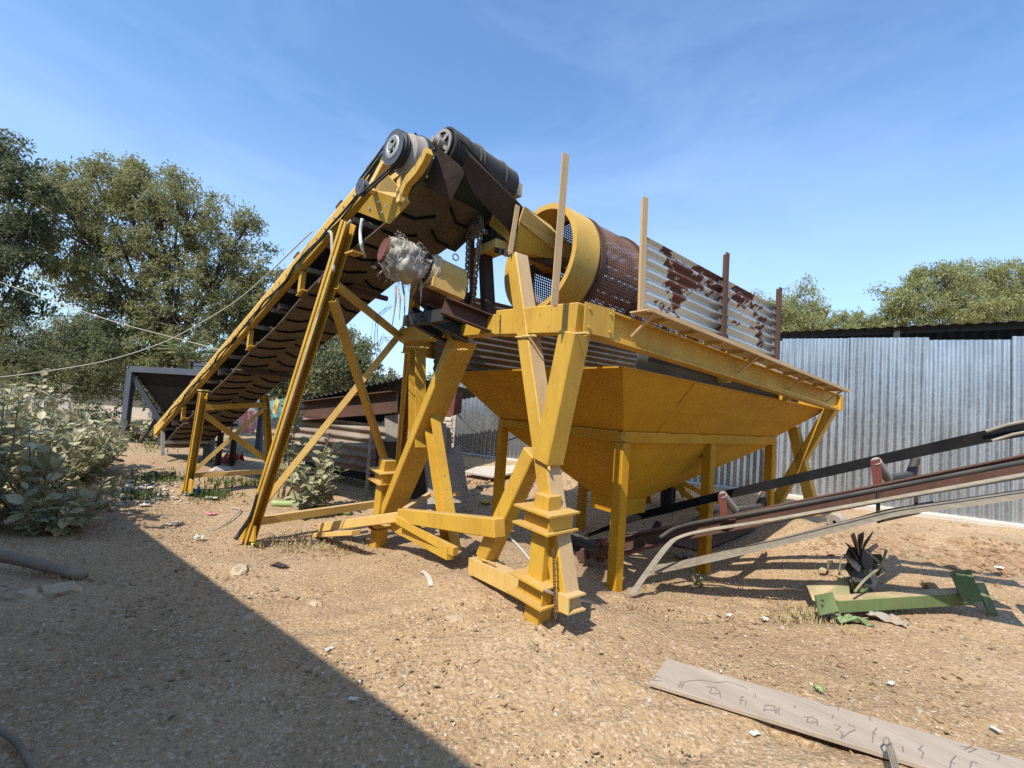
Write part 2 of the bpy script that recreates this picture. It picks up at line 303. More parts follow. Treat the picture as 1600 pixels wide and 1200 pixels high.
        for mm in (mat if isinstance(mat, (list, tuple)) else [mat]): me.materials.append(M[mm] if isinstance(mm, str) else mm)
        if any(s.mi): me.polygons.foreach_set('material_index', s.mi)
        if smooth:
            if smooth is True: me.polygons.foreach_set('use_smooth', [True] * len(me.polygons))
            else:
                me.polygons.foreach_set('use_smooth', [True] * len(me.polygons)); me.set_sharp_from_angle(angle=math.radians(smooth))
        if bevel:
            b = o.modifiers.new('bevel', 'BEVEL'); b.width = bevel; b.segments = 1; b.limit_method = 'ANGLE'; b.angle_limit = math.radians(40)
        me.update(); return o
def RECT(w, h): return [(-w / 2, -h / 2), (w / 2, -h / 2), (w / 2, h / 2), (-w / 2, h / 2)]
def CCH(w, h, t, flip=1):
    p = [(-w / 2, -h / 2), (w / 2, -h / 2), (w / 2, -h / 2 + t), (-w / 2 + t, -h / 2 + t), (-w / 2 + t, h / 2 - t), (w / 2, h / 2 - t), (w / 2, h / 2), (-w / 2, h / 2)]
    return p if flip > 0 else [(-a, b) for a, b in reversed(p)]
def IBM(w, h, t): return [(-w / 2, -h / 2), (w / 2, -h / 2), (w / 2, -h / 2 + t), (t / 2, -h / 2 + t), (t / 2, h / 2 - t), (w / 2, h / 2 - t), (w / 2, h / 2), (-w / 2, h / 2), (-w / 2, h / 2 - t), (-t / 2, h / 2 - t), (-t / 2, -h / 2 + t), (-w / 2, -h / 2 + t)]
def ANG(w, h, t): return [(-w / 2, -h / 2), (w / 2, -h / 2), (w / 2, -h / 2 + t), (-w / 2 + t, -h / 2 + t), (-w / 2 + t, h / 2), (-w / 2, h / 2)]
def tag(o, label, cat, group=None):
    o['label'] = label; o['category'] = cat
    if group: o['group'] = group
    return o
def thing(name, loc, label, cat, group=None):
    o = bpy.data.objects.new(name, None); COL.objects.link(o); o.location = tuple(loc); o.empty_display_size = .1; return tag(o, label, cat, group)
def setting(o, kind='structure'): o['kind'] = kind; return o
def copy_tree(o, parent=None):
    c = o.copy(); COL.objects.link(c)
    if parent is not None: c.parent = parent
    for ch in list(o.children): copy_tree(ch, c)
    return c
def curve(pts, n=24):     # catmull-rom through points
    P = [np.asarray(p, float) for p in pts]; P = [2 * P[0] - P[1]] + P + [2 * P[-1] - P[-2]]; out = []
    k = len(P) - 3
    for i in range(k):
        for j in range(n):
            t = j / n; a, b, c, d = P[i:i + 4]
            out.append(.5 * ((2 * b) + (-a + c) * t + (2 * a - 5 * b + 4 * c - d) * t * t + (-a + 3 * b - 3 * c + d) * t ** 3))
    return out + [P[-2]]

# ------------------------------------------------------------------ ground
CTRL = []; BUMPS = []
def cg(u, v, z): p = Z(u, v, z); CTRL.append((p[0], p[1], z))
for a in [(839, 962, .16), (590, 853, -.22), (962, 923, 0), (1127, 886, -.07), (1197, 822, .27), (1275, 800, .5), (395, 846, -.2), (293, 770, -.08), (800, 1190, 0), (60, 1190, -.02), (1580, 1190, .02), (1590, 985, .06), (1300, 960, 0),
          (195, 697, .2), (245, 705, .2), (600, 785, -.1), (470, 720, -.05), (720, 870, .06), (690, 890, .05), (600, 915, -.08), (480, 880, -.16), (300, 900, -.12), (120, 900, -.08), (130, 690, .12), (920, 820, -.05), (1400, 880, .22), (1300, 845, .16), (1520, 900, .22), (720, 780, .0), (130, 640, .0), (380, 720, .05), (60, 800, -.05)]: cg(*a)
WPH = -.476; WDIR = V3(math.cos(WPH), math.sin(WPH), 0); WN = V3(-math.sin(WPH), math.cos(WPH), 0); WD = 8.85
def wall_pt(k, z): return WN * WD + WDIR * k + EZ * z        # k metres along the fence
for k in (-9, -6, -3, 0, 3, 6, 9): p = wall_pt(k, .354); CTRL.append((p[0], p[1], .354 if k > -8 else .2)); p = p + WN * 3; CTRL.append((p[0], p[1], .36))
for a in range(0, 360, 20): CTRL.append((60 * math.cos(math.radians(a)), 60 * math.sin(math.radians(a)), .15))
for x, y in ((-3, -1), (3, -1), (0, -3), (-6, 1), (6, 1)): CTRL.append((x, y, 0))
_C = np.array(CTRL); _n = len(_C)
def _phi(r2): return .5 * r2 * np.log(r2 + 1e-9)
_d2 = ((_C[:, None, :2] - _C[None, :, :2]) ** 2).sum(-1); _L = np.zeros((_n + 3, _n + 3)); _L[:_n, :_n] = _phi(_d2) + np.eye(_n) * .15
_L[:_n, _n] = 1; _L[:_n, _n + 1:] = _C[:, :2]; _L[_n, :_n] = 1; _L[_n + 1:, :_n] = _C[:, :2].T
_w = np.linalg.solve(_L, np.concatenate([_C[:, 2], [0, 0, 0]]))
def gz_arr(X, Yv):
    d2 = (X[:, None] - _C[None, :, 0]) ** 2 + (Yv[:, None] - _C[None, :, 1]) ** 2
    z = _phi(d2) @ _w[:_n] + _w[_n] + X * _w[_n + 1] + Yv * _w[_n + 2]
    for (bx, by, sx, sy, h) in BUMPS: z = z + h * np.exp(-((X - bx) / sx) ** 2 - ((Yv - by) / sy) ** 2)
    r = np.hypot(X, Yv); k = np.clip((r - 45) / 30, 0, 1); return z * (1 - k) + .15 * k
def gz(x, y): return float(gz_arr(np.array([x]), np.array([y]))[0])
def G(u, v, lift=0):
    z = 0.
    for _ in range(25):
        p = Z(u, v, z); z = .5 * z + .5 * (gz(p[0], p[1]) + lift)
    return Z(u, v, z)
for (u, v, sx, sy, h) in ((1440, 862, .5, .22, .10), (1530, 872, .5, .25, .12), (1600, 890, .4, .3, .10), (700, 905, .45, .25, .05), (820, 750, .9, .5, .10), (1240, 812, .5, .4, .08), (840, 968, .16, .16, .035), (962, 924, .13, .13, .03), (592, 852, .16, .16, .03), (393, 846, .2, .2, .03), (1127, 886, .14, .14, .03), (708, 866, .18, .18, .04), (760, 880, .2, .2, .03), (900, 948, .2, .14, .02)):
    p = Z(u, v, .1); BUMPS.append((p[0], p[1], sx, sy, h))
rings = np.concatenate([[0.0], np.geomspace(.7, 14, 330), np.geomspace(14.4, 900, 70)])
front = np.arange(38, 142.01, .33); back = np.concatenate([np.arange(145, 360, 6), np.arange(360, 396, 6)])
angs = np.radians(np.concatenate([front, back])); NA = len(angs)
RR, AA = np.meshgrid(rings[1:], angs, indexing='ij'); X = (RR * np.cos(AA)).ravel(); Yg = (RR * np.sin(AA)).ravel()
zg = np.concatenate([gz_arr(X[i:i + 20000], Yg[i:i + 20000]) for i in range(0, len(X), 20000)])
rr = RR.ravel()
det = np.array([noise.noise((x * 1.1, y * 1.1, 0)) * .035 + noise.noise((x * 4.3, y * 4.3, 3)) * .014 + noise.noise((x * 13, y * 13, 5)) * .007 + (noise.noise((x * 34, y * 34, 9)) * .004 if r < 7 else 0) if r < 40 else 0 for x, y, r in zip(X, Yg, rr)])
zg = zg + det
fr = random.Random(3)
for k in range(46):
    if k < 30: a = k // 2; fx, fy = -1.6 + a * .27 + fr.gauss(0, .04), 2.5 + a * .10 + (.1 if k % 2 else -.1) + fr.gauss(0, .05); th = .35
    else: fx, fy = fr.uniform(-2.5, 3), fr.uniform(1.7, 4); th = fr.uniform(0, 3)
    c_, s_ = math.cos(th), math.sin(th); dx, dy = (X - fx) * c_ + (Yg - fy) * s_, -(X - fx) * s_ + (Yg - fy) * c_; q_ = (dx / .13) ** 2 + (dy / .05) ** 2
    zg = zg - .014 * np.exp(-q_ ** 2) + .006 * np.exp(-((np.sqrt(q_) - 1.35) / .3) ** 2)
for off in (-.75, .75):        # wheel ruts crossing the yard
    d_ = (Yg - 2.55 - off * .9) - .18 * X - .05 * np.sin(X * 1.3); zg = zg - .020 * np.exp(-(d_ / .09) ** 2) * (np.abs(X) < 6) + .010 * np.exp(-((np.abs(d_) - .17) / .06) ** 2) * (np.abs(X) < 6)
vs = [(0, 0, gz(0, 0))] + list(zip(X, Yg, zg)); nr = len(rings) - 1
fs = [(0, 1 + j, 1 + (j + 1) % NA) for j in range(NA)]
for i in range(nr - 1):
    a = 1 + i * NA
    fs += [(a + j, a + NA + j, a + NA + (j + 1) % NA, a + (j + 1) % NA) for j in range(NA)]
g = MB(); g.v = [tuple(map(float, p)) for p in vs]; g.f = fs; g.mi = [0]
setting(g.make('ground', 'soil', smooth=True, loc=V3(0, 0, 0)))
def place(x, y, dz=0): return V3(x, y, gz(x, y) + dz)
# ================================================================== trommel screen
SF = -1.09                     # front plane of the frame
FZ = 2.19
tr = thing('trommel_screen', place(*(W(SF, .9, 0)[:2])), 'yellow trommel screen machine with rusty mesh drum on crossed legs', 'trommel screen')
def part(name, mb, mat, p=tr, **k): return mb.make(name, mat, p, **k)
def ztop(s): return 2.20 - .064 * (s + 1.09)
# front cross beam: right and left lengths either side of the motor base
b = MB(); a, c = S(782, 506, SF), W(SF, -.5, 2.105); b.beam(lerp(a, c, 0), c, .12, .20); part('cross_beam', b, 'yellow', bevel=.008)
b = MB(); a, c = S(632, 525, SF), S(781, 508, SF); b.beam(a, c, .119, .16); part('cross_beam', b, 'yellow', bevel=.008)
LT = (a - A0) @ E2             # t of the left end of the front beam
# side beams (I section), near and far, falling gently along the drum
TB0, TB1 = W(SF + .06, -.5, 2.105), W(3.46, -.5, 1.845)
b = MB(); b.prof(TB0, TB1, IBM(.10, .20, .012)); part('side_beam', b, 'yellow')
b = MB(); b.prof(W(SF, LT, 2.15), W(3.46, LT, 1.9), IBM(.10, .20, .012)); part('side_beam', b, 'yellow')
b = MB(); b.beam(W(3.46, -.55, 1.845), W(3.46, LT + .05, 1.9), .1, .16); part('cross_beam', b, 'yellow')
for s in (.9, 2.2):
    b = MB(); b.beam(W(s, -.45, ztop(s) - .16), W(s, LT - .05, ztop(s) - .14), .06, .08); part('cross_member', b, 'yellow')
# bolted end plate at the corner
b = MB()
pl = W(SF + .1, -.556, 2.105); b.box(pl, E1 * .14, E2 * .004, EZ * .098)
for i in (-1, 1):
    for j in (-1, 1): b.lathe(pl + E1 * .10 * i + EZ * .06 * j, -E2, [(0, 0), (0, .012), (.014, .012), (.014, 0)], 6)
part('corner_plate', b, 'yellow')
# legs of the near front X (all I/box sections in the front plane)
def leg(p, q, w, h, mat='yellow', faces=None, name='leg', up=E1, mb=None):
    b = MB(); b.beam(p, q, w, h, up); o = b.make(name, mat, tr, bevel=.008); return o
def leg2(p, q, w, h, second, nvec, up=E1):       # one face with a coat of dust of its own
    b = MB(); b.beam(p, q, w, h, up); o = b.make('leg', ['yellow', second], tr, bevel=.008); nv = Vector(nvec)
    for f in o.data.polygons:
        if f.normal.dot(nv) > .6: f.material_index = 1
    return o
la0, la1 = S(808, 402, SF), S(888, 955, SF)
leg2(la0, la1, .125, .13, 'yellow_dusty', -E2)
leg(S(898, 520, SF - .02), S(856, 722, SF - .02), .155, .15)
leg(S(836, 706, SF), S(759, 873, SF), .13, .13)
# left X
leg(S(724, 530, SF + .05), S(612, 800, SF + .05), .11, .26)
b = MB(); b.prof(S(652, 545, SF), S(652, 700, SF), CCH(.12, .17, .014, 1), E2); part('leg', b, 'yellow')
b = MB(); b.prof(S(672, 640, SF + .05), S(706, 862, SF + .05), CCH(.10, .17, .016, 1), E2); part('leg', b, 'yellow')
# far X at the discharge end
for (p, q) in (((1303, 632), (1212, 786)), ((1240, 668), (1273, 806))):
    b = MB(); b.beam(S(*p, 3.42), S(*q, 3.42), .12, .12, E1); part('leg', b, 'yellow', bevel=.004)
b = MB(); b.beam(W(3.42, LT - .1, 1.8), W(3.42, LT - .9, .3), .12, .12, E1); part('leg', b, 'yellow')
b = MB(); b.beam(W(3.42, LT - .8, 1.8), W(3.42, LT + .05, .3), .12, .12, E1); part('leg', b, 'yellow')
# jack posts with their clamping channels
def jack(u0, v0, u1, v1, plates, s, w, yaw):
    up = nrm(E1 * math.cos(yaw) + E2 * math.sin(yaw))
    p, q = S(u0, v0, s), S(u1, v1, s); ax = nrm(p - q); b = MB(); b.beam(q - EZ * .12, p, w, w, up)
    o = part('jack_post', b, 'yellow', bevel=.004)
    side = nrm(np.cross(up, ax)); side = side if side @ E2 < 0 else -side; fwd = nrm(np.cross(side, ax)); fwd = fwd if fwd @ E1 < 0 else -fwd
    for (u, v, hh, ww) in plates:
        c = S(u, v, s); b = MB()
        for k in (-1, 1): b.box(c + ax * hh * k, side * ww, fwd * ww * .92, ax * .006)
        b.box(c + fwd * .068, side * ww * .8, fwd * .005, ax * hh); b.box(c - fwd * .055, side * ww * .8, fwd * .005, ax * hh)
        b.box(c + side * (ww * .8), side * .005, fwd * ww * .7, ax * hh)
        part('jack_clamp', b, 'yellow')
    return o
jack(857, 772, 839, 962, [(853, 808, .055, .16), (843, 916, .06, .155)], SF - .06, .125, .10)
jack(606, 718, 590, 850, [(603, 743, .06, .165), (594, 818, .02, .16)], SF - .04, .145, .10)
# skid between the feet of the near X and the cut channel sticking out of it
sk0, sk1 = S(742, 882, SF - .03), S(846, 930, SF - .03)
b = MB(); b.prof(sk0, sk1, CCH(.12, .12, .012, 1), EZ); part('skid', b, 'yellow_pale')
b = MB(); b.prof(S(884, 936, SF - .02), S(902, 944, SF - .02), CCH(.15, .10, .01, 1), EZ); part('skid_end', b, 'yellow_pale')
b = MB(); b.tube([S(852, 922, SF - .16), S(880, 934, SF + .05), S(925, 940, SF + .35)], .011, 8); part('jack_pin', b, 'bare_metal', smooth=True)
ch = MB(); c0, c1 = S(865, 862, SF - .12), S(868, 962, SF - .13)
for k in range(22):
    c = lerp(c0, c1, k / 21) + EZ * 0; n = 10; ax = nrm(c1 - c0); sd = E2 if k % 2 else E1
    pts = [c + ax * .017 * math.cos(t) + sd * .009 * math.sin(t) for t in np.linspace(0, 2 * math.pi, n)]; ch.tube(pts, .003, 5, False)
part('safety_chain', ch, 'rust_brown', smooth=True)
# folded tow bar and spreaders low between the legs
b = MB(); b.beam(S(628, 805, SF - .10), S(781, 825, SF - .10), .10, .135); part('tow_beam', b, 'yellow', bevel=.006)
b = MB(); b.beam(S(503, 824, SF - .44), S(628, 807, SF - .10), .10, .105); part('tow_bar', b, 'yellow_pale', bevel=.008)
b = MB(); pA, pB = S(494, 836, SF - .52), S(556, 832, SF - .46); ax = nrm(pB - pA); sd = nrm(np.cross(EZ, ax)); ring = []
for t in np.linspace(math.pi / 2, 3 * math.pi / 2, 9): ring.append(pA + ax * (.05 * math.cos(t)) + sd * .05 * math.sin(t))
b.plate(ring + [pB - sd * .05, pB + sd * .05], .055, EZ); part('tow_eye', b, 'yellow_pale', bevel=.006)
b = MB(); b.lathe(lerp(pA, pB, .12) + EZ * .0285, EZ, [(0, 0), (0, .02), (.001, .02), (.001, 0)], 14); part('pin_hole', b, 'black_plastic')
b = MB(); b.beam(S(615, 819, SF - .06), S(704, 864, SF - .06), .07, .11); part('brace', b, 'yellow')
b = MB(); b.beam(S(622, 812, SF - .16), S(712, 862, SF - .05), .05, .07); part('brace', b, 'yellow')
b = MB(); b.beam(S(668, 800, SF + .25), S(768, 848, SF + .25), .06, .05); part('brace', b, 'yellow_dusty')
b = MB(); b.beam(S(632, 797, SF), S(672, 772, SF + .5), .05, .05); b.beam(S(672, 772, SF + .5), S(716, 771, SF + .55), .05, .05); part('brace', b, 'yellow_dusty')
# motor base: brown channels sticking out of the front beam
b = MB(); b.prof(S(693, 477, SF - .42), S(780, 511, SF + .02), CCH(.08, .135, .01, -1)); part('motor_base', b, 'rust_brown')
b = MB(); b.prof(S(639, 490, SF - .40), S(705, 528, SF + .02), CCH(.08, .15, .01, -1)); b.prof(S(662, 487, SF - .41), S(735, 525, SF + .02), CCH(.08, .14, .01, -1)); b.prof(S(635, 502, SF - .36), S(700, 492, SF - .36), CCH(.07, .10, .01, 1)); part('motor_base', b, 'black_steel')
b = MB(); b.plate([S(640, 463, SF - .46), S(664, 449, SF - .46), S(735, 492, SF - .02), S(703, 515, SF - .02)], .015); part('mounting_plate', b, 'rust_brown')
# gear motor: gearbox drum, finned motor, fan cover wrapped with sacking
mt0, mt1 = S(727, 448, SF - .06), Y(598, 390, 3.52); MA = nrm(mt1 - mt0); ML = np.linalg.norm(mt1 - mt0)
sz = nrm(EZ - MA * (EZ @ MA)); sx = np.cross(MA, sz)
b = MB(); b.lathe(mt0 + MA * .05, MA, [(0, 0), (0, .10), (.02, .135), (ML * .40, .135), (ML * .40, 0)], 28)
c = mt0 + MA * (.05 + ML * .2) - sz * .07; b.box(c, MA * ML * .2, sx * .13, sz * .09); part('gearbox', b, 'yellow_pale', smooth=35)
b = MB(); x = ML * .45; b.lathe(mt0 + MA * x, MA, [(-.03, 0), (-.03, .15), (.0, .15), (0, .135), (.04, .13), (.05, 0)], 28)
for k in range(8): t = k * math.pi / 4; b.lathe(mt0 + MA * (x - .03) + (sz * math.cos(t) + sx * math.sin(t)) * .138, -MA, [(0, 0), (0, .01), (.012, .01), (.012, 0)], 6)
part('flange', b, 'cream_paint', smooth=35)
b = MB(); b.lathe(mt0 + MA * (x + .04), MA, [(0, 0), (0, .105), (ML * .30, .105), (ML * .3, 0)], 24)
for k in range(26): t = k * 2 * math.pi / 26; d = sz * math.cos(t) + sx * math.sin(t); b.box(mt0 + MA * (x + .05 + ML * .14) + d * .113, MA * ML * .14, np.cross(MA, d) * .003, d * .014)
mo = part('electric_motor', b, 'black_steel')
b = MB(); fc = mt1 - MA * .10; b.lathe(fc, MA, [(-.04, .112), (.06, .112), (.095, .100), (.10, .092), (.092, .088)], 28); b.make('fan_cover', 'rust_brown', mo, smooth=40)
b = MB(); f0 = mt1 + MA * .0
for k in range(-4, 5):
    h = .086 * math.sqrt(max(0, 1 - (k / 4.6) ** 2)); b.tube([f0 + sx * k * .0200 - sz * h, f0 + sx * k * .0225 + sz * h], .006, 6)
for k in range(-4, 5):
    h = .094 * math.sqrt(max(0, 1 - (k / 4.6) ** 2)); b.tube([f0 + sz * k * .0225 - sx * h, f0 + sz * k * .0225 + sx * h], .005, 6)
k0_ = len(b.f); b.lathe(f0 - MA * .022, MA, [(0, 0), (0, .09), (.002, .09), (.002, 0)], 24); b.mi = b.mi[:k0_] + [1] * (len(b.f) - k0_); b.make('fan_grille', ['red_oxide', 'black_plastic'], mo)
# wrapping: crumpled sacking around the fan end with frayed strands
b = MB(); n, k = 44, 22; vs = []
for i in range(k):
    for j in range(n):
        t = 2 * math.pi * j / n; x = -.015 - .36 * i / (k - 1); rr = .106 + .032 * math.sin(i / (k - 1) * math.pi) + .038 * noise.noise((math.cos(t) * 2.2, math.sin(t) * 2.2, i * .3)) + .035 * abs(noise.noise((math.cos(t) * 3.4, math.sin(t) * 3.4, i * .5)))
        rr += .05 * max(0, -math.cos(t)) * math.sin(i / (k - 1) * math.pi)
        vs.append(mt1 + MA * x + (sz * math.cos(t) + sx * math.sin(t)) * rr)
b.add(vs, [(i * n + j, i * n + (j + 1) % n, (i + 1) * n + (j + 1) % n, (i + 1) * n + j) for i in range(k - 1) for j in range(n)])
for q in range(120):
    t = random.uniform(0, 2 * math.pi); x = random.uniform(-.36, -.02); d = sz * math.cos(t) + sx * math.sin(t); p = mt1 + MA * min(x, -.06) + d * .15; dd = nrm(d * .4 + MA * random.uniform(-.7, .7) + np.cross(MA, d) * random.uniform(-1, 1)); l = random.uniform(.02, .09)
    b.tube([p, p + dd * l * .5 + EZ * .006, p + dd * l - EZ * l * .5], .0022, 4)
for (u, v, du, dv) in ((618, 445, -6, 70), (622, 450, 2, 50), (655, 425, 2, 50), (652, 430, -10, 40), (628, 440, 4, 62), (585, 418, 8, 20)):
    p = S(u, v, SF - .52); q = S(u + du, v + dv, SF - .52); b.tube([p, lerp(p, q, .35) + E1 * .015, lerp(p, q, .7) - E2 * .02, q], [.010, .009, .006, .002], 6)
for xx in (-.10, -.24):
    b.tube([mt1 + MA * (xx + .02 * math.sin(2 * t)) + (sz * math.cos(t) + sx * math.sin(t)) * .152 for t in np.linspace(0, 2 * math.pi, 26)], .005, 5, False)
b.make('sack_wrapping', 'rope_cloth', mo, smooth=True)
b = MB(); pts = [S(636, 500, SF - .4), S(618, 530, SF - .42), S(600, 528, SF - .45), S(588, 545, SF - .47), S(590, 500, SF - .5), S(612, 478, SF - .5)]
for k in range(5): b.tube(curve([p + RNG.normal(0, .03, 3) for p in pts[k % 2:]], 6), .0018, 4)
b.make('loose_string', 'dark_rag', mo)
b = MB(); e = S(712, 402, SF - .2)
b.tube([e + sz * .028 * math.cos(t) + MA * .028 * math.sin(t) for t in np.linspace(0, 2 * math.pi, 16)], .006, 6, False); part('lifting_eye', b, 'bare_metal', smooth=True)
# chain drive
SPK = SF + .03; cA, cB = S(742, 357, SPK), S(733, 468, SPK)
def sprocket(c, r, name, mat):
    b = MB(); nt_ = int(r * 150); pts = []
    for k in range(nt_ * 4):
        t = 2 * math.pi * k / (nt_ * 4); q = r * (1.0 if k % 4 in (0, 1) else .88); pts.append(c + E2 * q * math.cos(t) + EZ * q * math.sin(t))
    b.plate(pts, .018, E1); b.lathe(c, -E1, [(0, r * .55), (.02, r * .55), (.022, r * .4), (.02, r * .3), (.045, r * .28), (.045, 0)], 20); return part(name, b, mat, smooth=30)
sprocket(cA, .108, 'sprocket', 'chain_dust'); sprocket(cB, .075, 'sprocket', 'black_steel')
b = MB(); loop = []
r1, r2 = .112, .080; Lc = np.linalg.norm(cA - cB)
for t in np.linspace(0, math.pi, 16): loop.append(cA + (E2 * math.cos(t) + EZ * math.sin(t)) * r1)
for k in range(1, 22): loop.append(lerp(cA - E2 * r1, cB - E2 * r2, k / 22) + E2 * .012 * math.sin(k / 22 * math.pi))
for t in np.linspace(math.pi, 2 * math.pi, 12): loop.append(cB + (E2 * math.cos(t) + EZ * math.sin(t)) * r2)
for k in range(1, 22): loop.append(lerp(cB + E2 * r2, cA + E2 * r1, k / 22) - E2 * .012 * math.sin(k / 22 * math.pi))
d = [0]
for i in range(len(loop)): d.append(d[-1] + np.linalg.norm(loop[(i + 1) % len(loop)] - loop[i]))
def at(s):
    for i in range(len(loop)):
        if d[i + 1] >= s: return lerp(loop[i], loop[(i + 1) % len(loop)], (s - d[i]) / max(1e-6, d[i + 1] - d[i]))
nl = int(d[-1] / .0285)
for k in range(nl):
    p, q = at(k * d[-1] / nl), at((k + 1) * d[-1] / nl % d[-1]); dr = nrm(q - p); o = .010 if k % 2 else .016; sd = nrm(np.cross(dr, E1))
    for sgn in (-1, 1): b.box((p + q) / 2 + E1 * o * sgn, dr * .019, sd * .014, E1 * .003)
    b.tube([p - E1 * .017, p + E1 * .017], .0065, 6)
part('drive_chain', b, 'chain_dust')
b = MB(); b.lathe(cA, E1, [(0, 0), (0, .03), (.62, .03), (.62, 0)], 16); part('shaft', b, 'bare_metal', smooth=40)
# bearing on a bracket by the leg head
bp = cA + E1 * .2
b = MB(); b.lathe(bp - E1 * .05, E1, [(-.02, .05), (-.02, .085), (.0, .10), (.08, .10), (.10, .085), (.10, .05)], 18); b.box(bp - EZ * .075, E1 * .05, E2 * .16, EZ * .035); part('bearing', b, 'black_steel', smooth=40)
b = MB(); b.box(bp - EZ * .15, E1 * .085, E2 * .19, EZ * .04); part('bearing_bracket', b, 'yellow_pale'); b = MB(); b.beam(bp - EZ * .19 + E2 * .1, W(SF + .2, .9, 2.25), .1, .1, E1); part('bearing_post', b, 'dark_brown')
b = MB(); b.beam(bp - EZ * .19 - E2 * .14, la0 + E1 * .05 - E2 * .02, .1, .05, EZ); part('bearing_bracket', b, 'dark_brown')
# weld beads and gussets at the joints
def weld(p, q, r=.006, n=14):
    p, q = np.asarray(p), np.asarray(q); return [lerp(p, q, k / n) + RNG.normal(0, .0018, 3) for k in range(n + 1)]
def wbead(*segs):
    b = MB()
    for p, q in segs: pts = weld(p, q); b.tube(pts, [.006 + .002 * random.random() for _ in pts], 5)
    part('weld_bead', b, 'rust_brown' if len(segs) == 1 else 'yellow_pale', smooth=True)
f_ = SF - .064
wbead((S(782, 492, f_), S(781, 526, f_)))
for (a, c) in (((848, 690), (858, 735)), ((836, 700), (852, 716)), ((806, 527), (836, 524)), ((890, 522), (918, 520)), ((752, 874), (772, 880)), ((700, 546), (728, 546)), ((634, 541), (668, 543))): wbead((S(*a, SF - .075), S(*c, SF - .075)), (S(a[0] + 2, a[1] + 1, SF - .07), S(c[0] + 2, c[1] + 1, SF - .07)))
# ---- drum
DC0 = W(-.42, .84, 2.985); DAX = nrm(E1 - EZ * .055); R = .545
dr = MB(); dr.lathe(DC0, DAX, [(0, R), (0, R - .055), (.012, R - .055), (.012, R - .03), (.30, R - .03), (.30, R), (0, R)], 96); part('drum_ring', dr, 'yellow_ring', smooth=40)
dl = 3.25; b = MB(); n = 72; k = 40; vs = []; fs = []
for i in range(k + 1):
    for j in range(n): t = 2 * math.pi * j / n; vs.append(DC0 + DAX * (.30 + dl * i / k) + (E2 * math.cos(t) + np.cross(DAX, E2) * math.sin(t)) * (R - .015))
fs = [(i * n + j, i * n + (j + 1) % n, (i + 1) * n + (j + 1) % n, (i + 1) * n + j) for i in range(k) for j in range(n)]
b.add(vs, fs); o = part('drum_mesh', b, 'drum_mesh', smooth=True)
uv = o.data.uv_layers.new(name='UVMap'); idx = 0
for f in range(len(fs)):
    i, j = divmod(f, n)
    for (a2, c2) in ((i, j), (i, j + 1), (i + 1, j + 1), (i + 1, j)):
        uv.data[idx].uv = (a2 * dl / k, c2 * 2 * math.pi * R / n); idx += 1
b = MB()
for x in (.34, .95, 1.6, 2.25, 2.9, 3.5): b.lathe(DC0 + DAX * x, DAX, [(0, R), (0, R - .03), (.05, R - .03), (.05, R + .004), (0, R + .004)], 64)
for kk in range(8):
    t = kk * math.pi / 4 + .2; dd = E2 * math.cos(t) + np.cross(DAX, E2) * math.sin(t); b.beam(DC0 + DAX * .3 + dd * (R - .03), DC0 + DAX * (.3 + dl) + dd * (R - .03), .05, .006, dd)
part('drum_ribs', b, 'rust_brown', smooth=30)
b = MB()
for x in (.5, 2.9):
    for kk in range(4): t = kk * math.pi / 2 + .5; dd = E2 * math.cos(t) + np.cross(DAX, E2) * math.sin(t); b.beam(DC0 + DAX * x, DC0 + DAX * x + dd * (R - .03), .05, .03, DAX)
b.tube([DC0 - DAX * .1, DC0 + DAX * 3.6], .04, 14); part('drum_axle', b, 'rust_brown')
b = MB(); b.lathe(DC0 + DAX * 3.52, DAX, [(0, R + .01), (.25, R + .01), (.25, R - .04), (0, R - .04), (0, R + .01)], 64); part('drum_ring', b, 'rust_brown', smooth=40)
# feed spout into the drum
sp = -.62
b = MB(); b.plate([S(819, 322, sp - .25), S(811, 346, sp - .25), S(893, 412, .1), S(899, 390, .1), S(868, 356, sp + .45)], .012); part('feed_plate', b, 'yellow_pale')
b = MB(); b.plate([S(811, 347, sp - .25), S(806, 392, sp - .2), S(858, 432, .3), S(893, 411, .1)], .012); part('feed_plate', b, 'yellow')
# posts and side panels on the near side
def post(u0, v0, u1, v1, t, mat, w=.05, name='panel_post'):
    b = MB(); b.prof(T(u1, v1, t), T(u0, v0, t), ANG(w, w, .008), -E1 ); return part(name, b, mat)
post(880, 243, 862, 478, -.46, 'yellow_dusty', .055)
post(807, 322, 795, 396, .25, 'yellow_dusty', .04)
post(1004, 310, 998, 488, -.5, 'yellow_dusty', .058)
post(1133, 396, 1127, 540, -.53, 'rust_brown', .055)
post(1216, 450, 1211, 574, -.53, 'rust_brown', .055)
q0, q1, q2, q3 = T(1008, 371, -.5), T(1211, 478, -.5), T(1211, 568, -.5), T(1003, 488, -.5)
b = MB(); b.corr(q3, q0 - q3, (q1 - q0 + q2 - q3) / 2, .083, .016, .003, 3); part('side_panel', b, 'rusty_corrugated', smooth=50)
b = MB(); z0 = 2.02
f0 = W(-.75, LT - .12, z0 - .22); b.corr(f0, EZ * 1.05, E1 * 4.0, .083, .014, .003, 3); part('side_panel', b, 'shaded_corrugated', smooth=50)
for s in (-.6, .7, 2.0): b = MB(); b.prof(W(s, LT - .03, 2.0), W(s, LT - .03, 2.95), ANG(.05, .05, .006), E1); part('panel_post', b, 'rust_brown')
b = MB(); w0 = W(-.62, -.47, 1.80); b.corr(W(-.30, -.325, 1.835), EZ * .17, W(2.75, -.335, 1.765) - W(-.30, -.325, 1.835), .16, .012, .003, 3); part('skirt_sheet', b, 'grey_sheet', smooth=50)
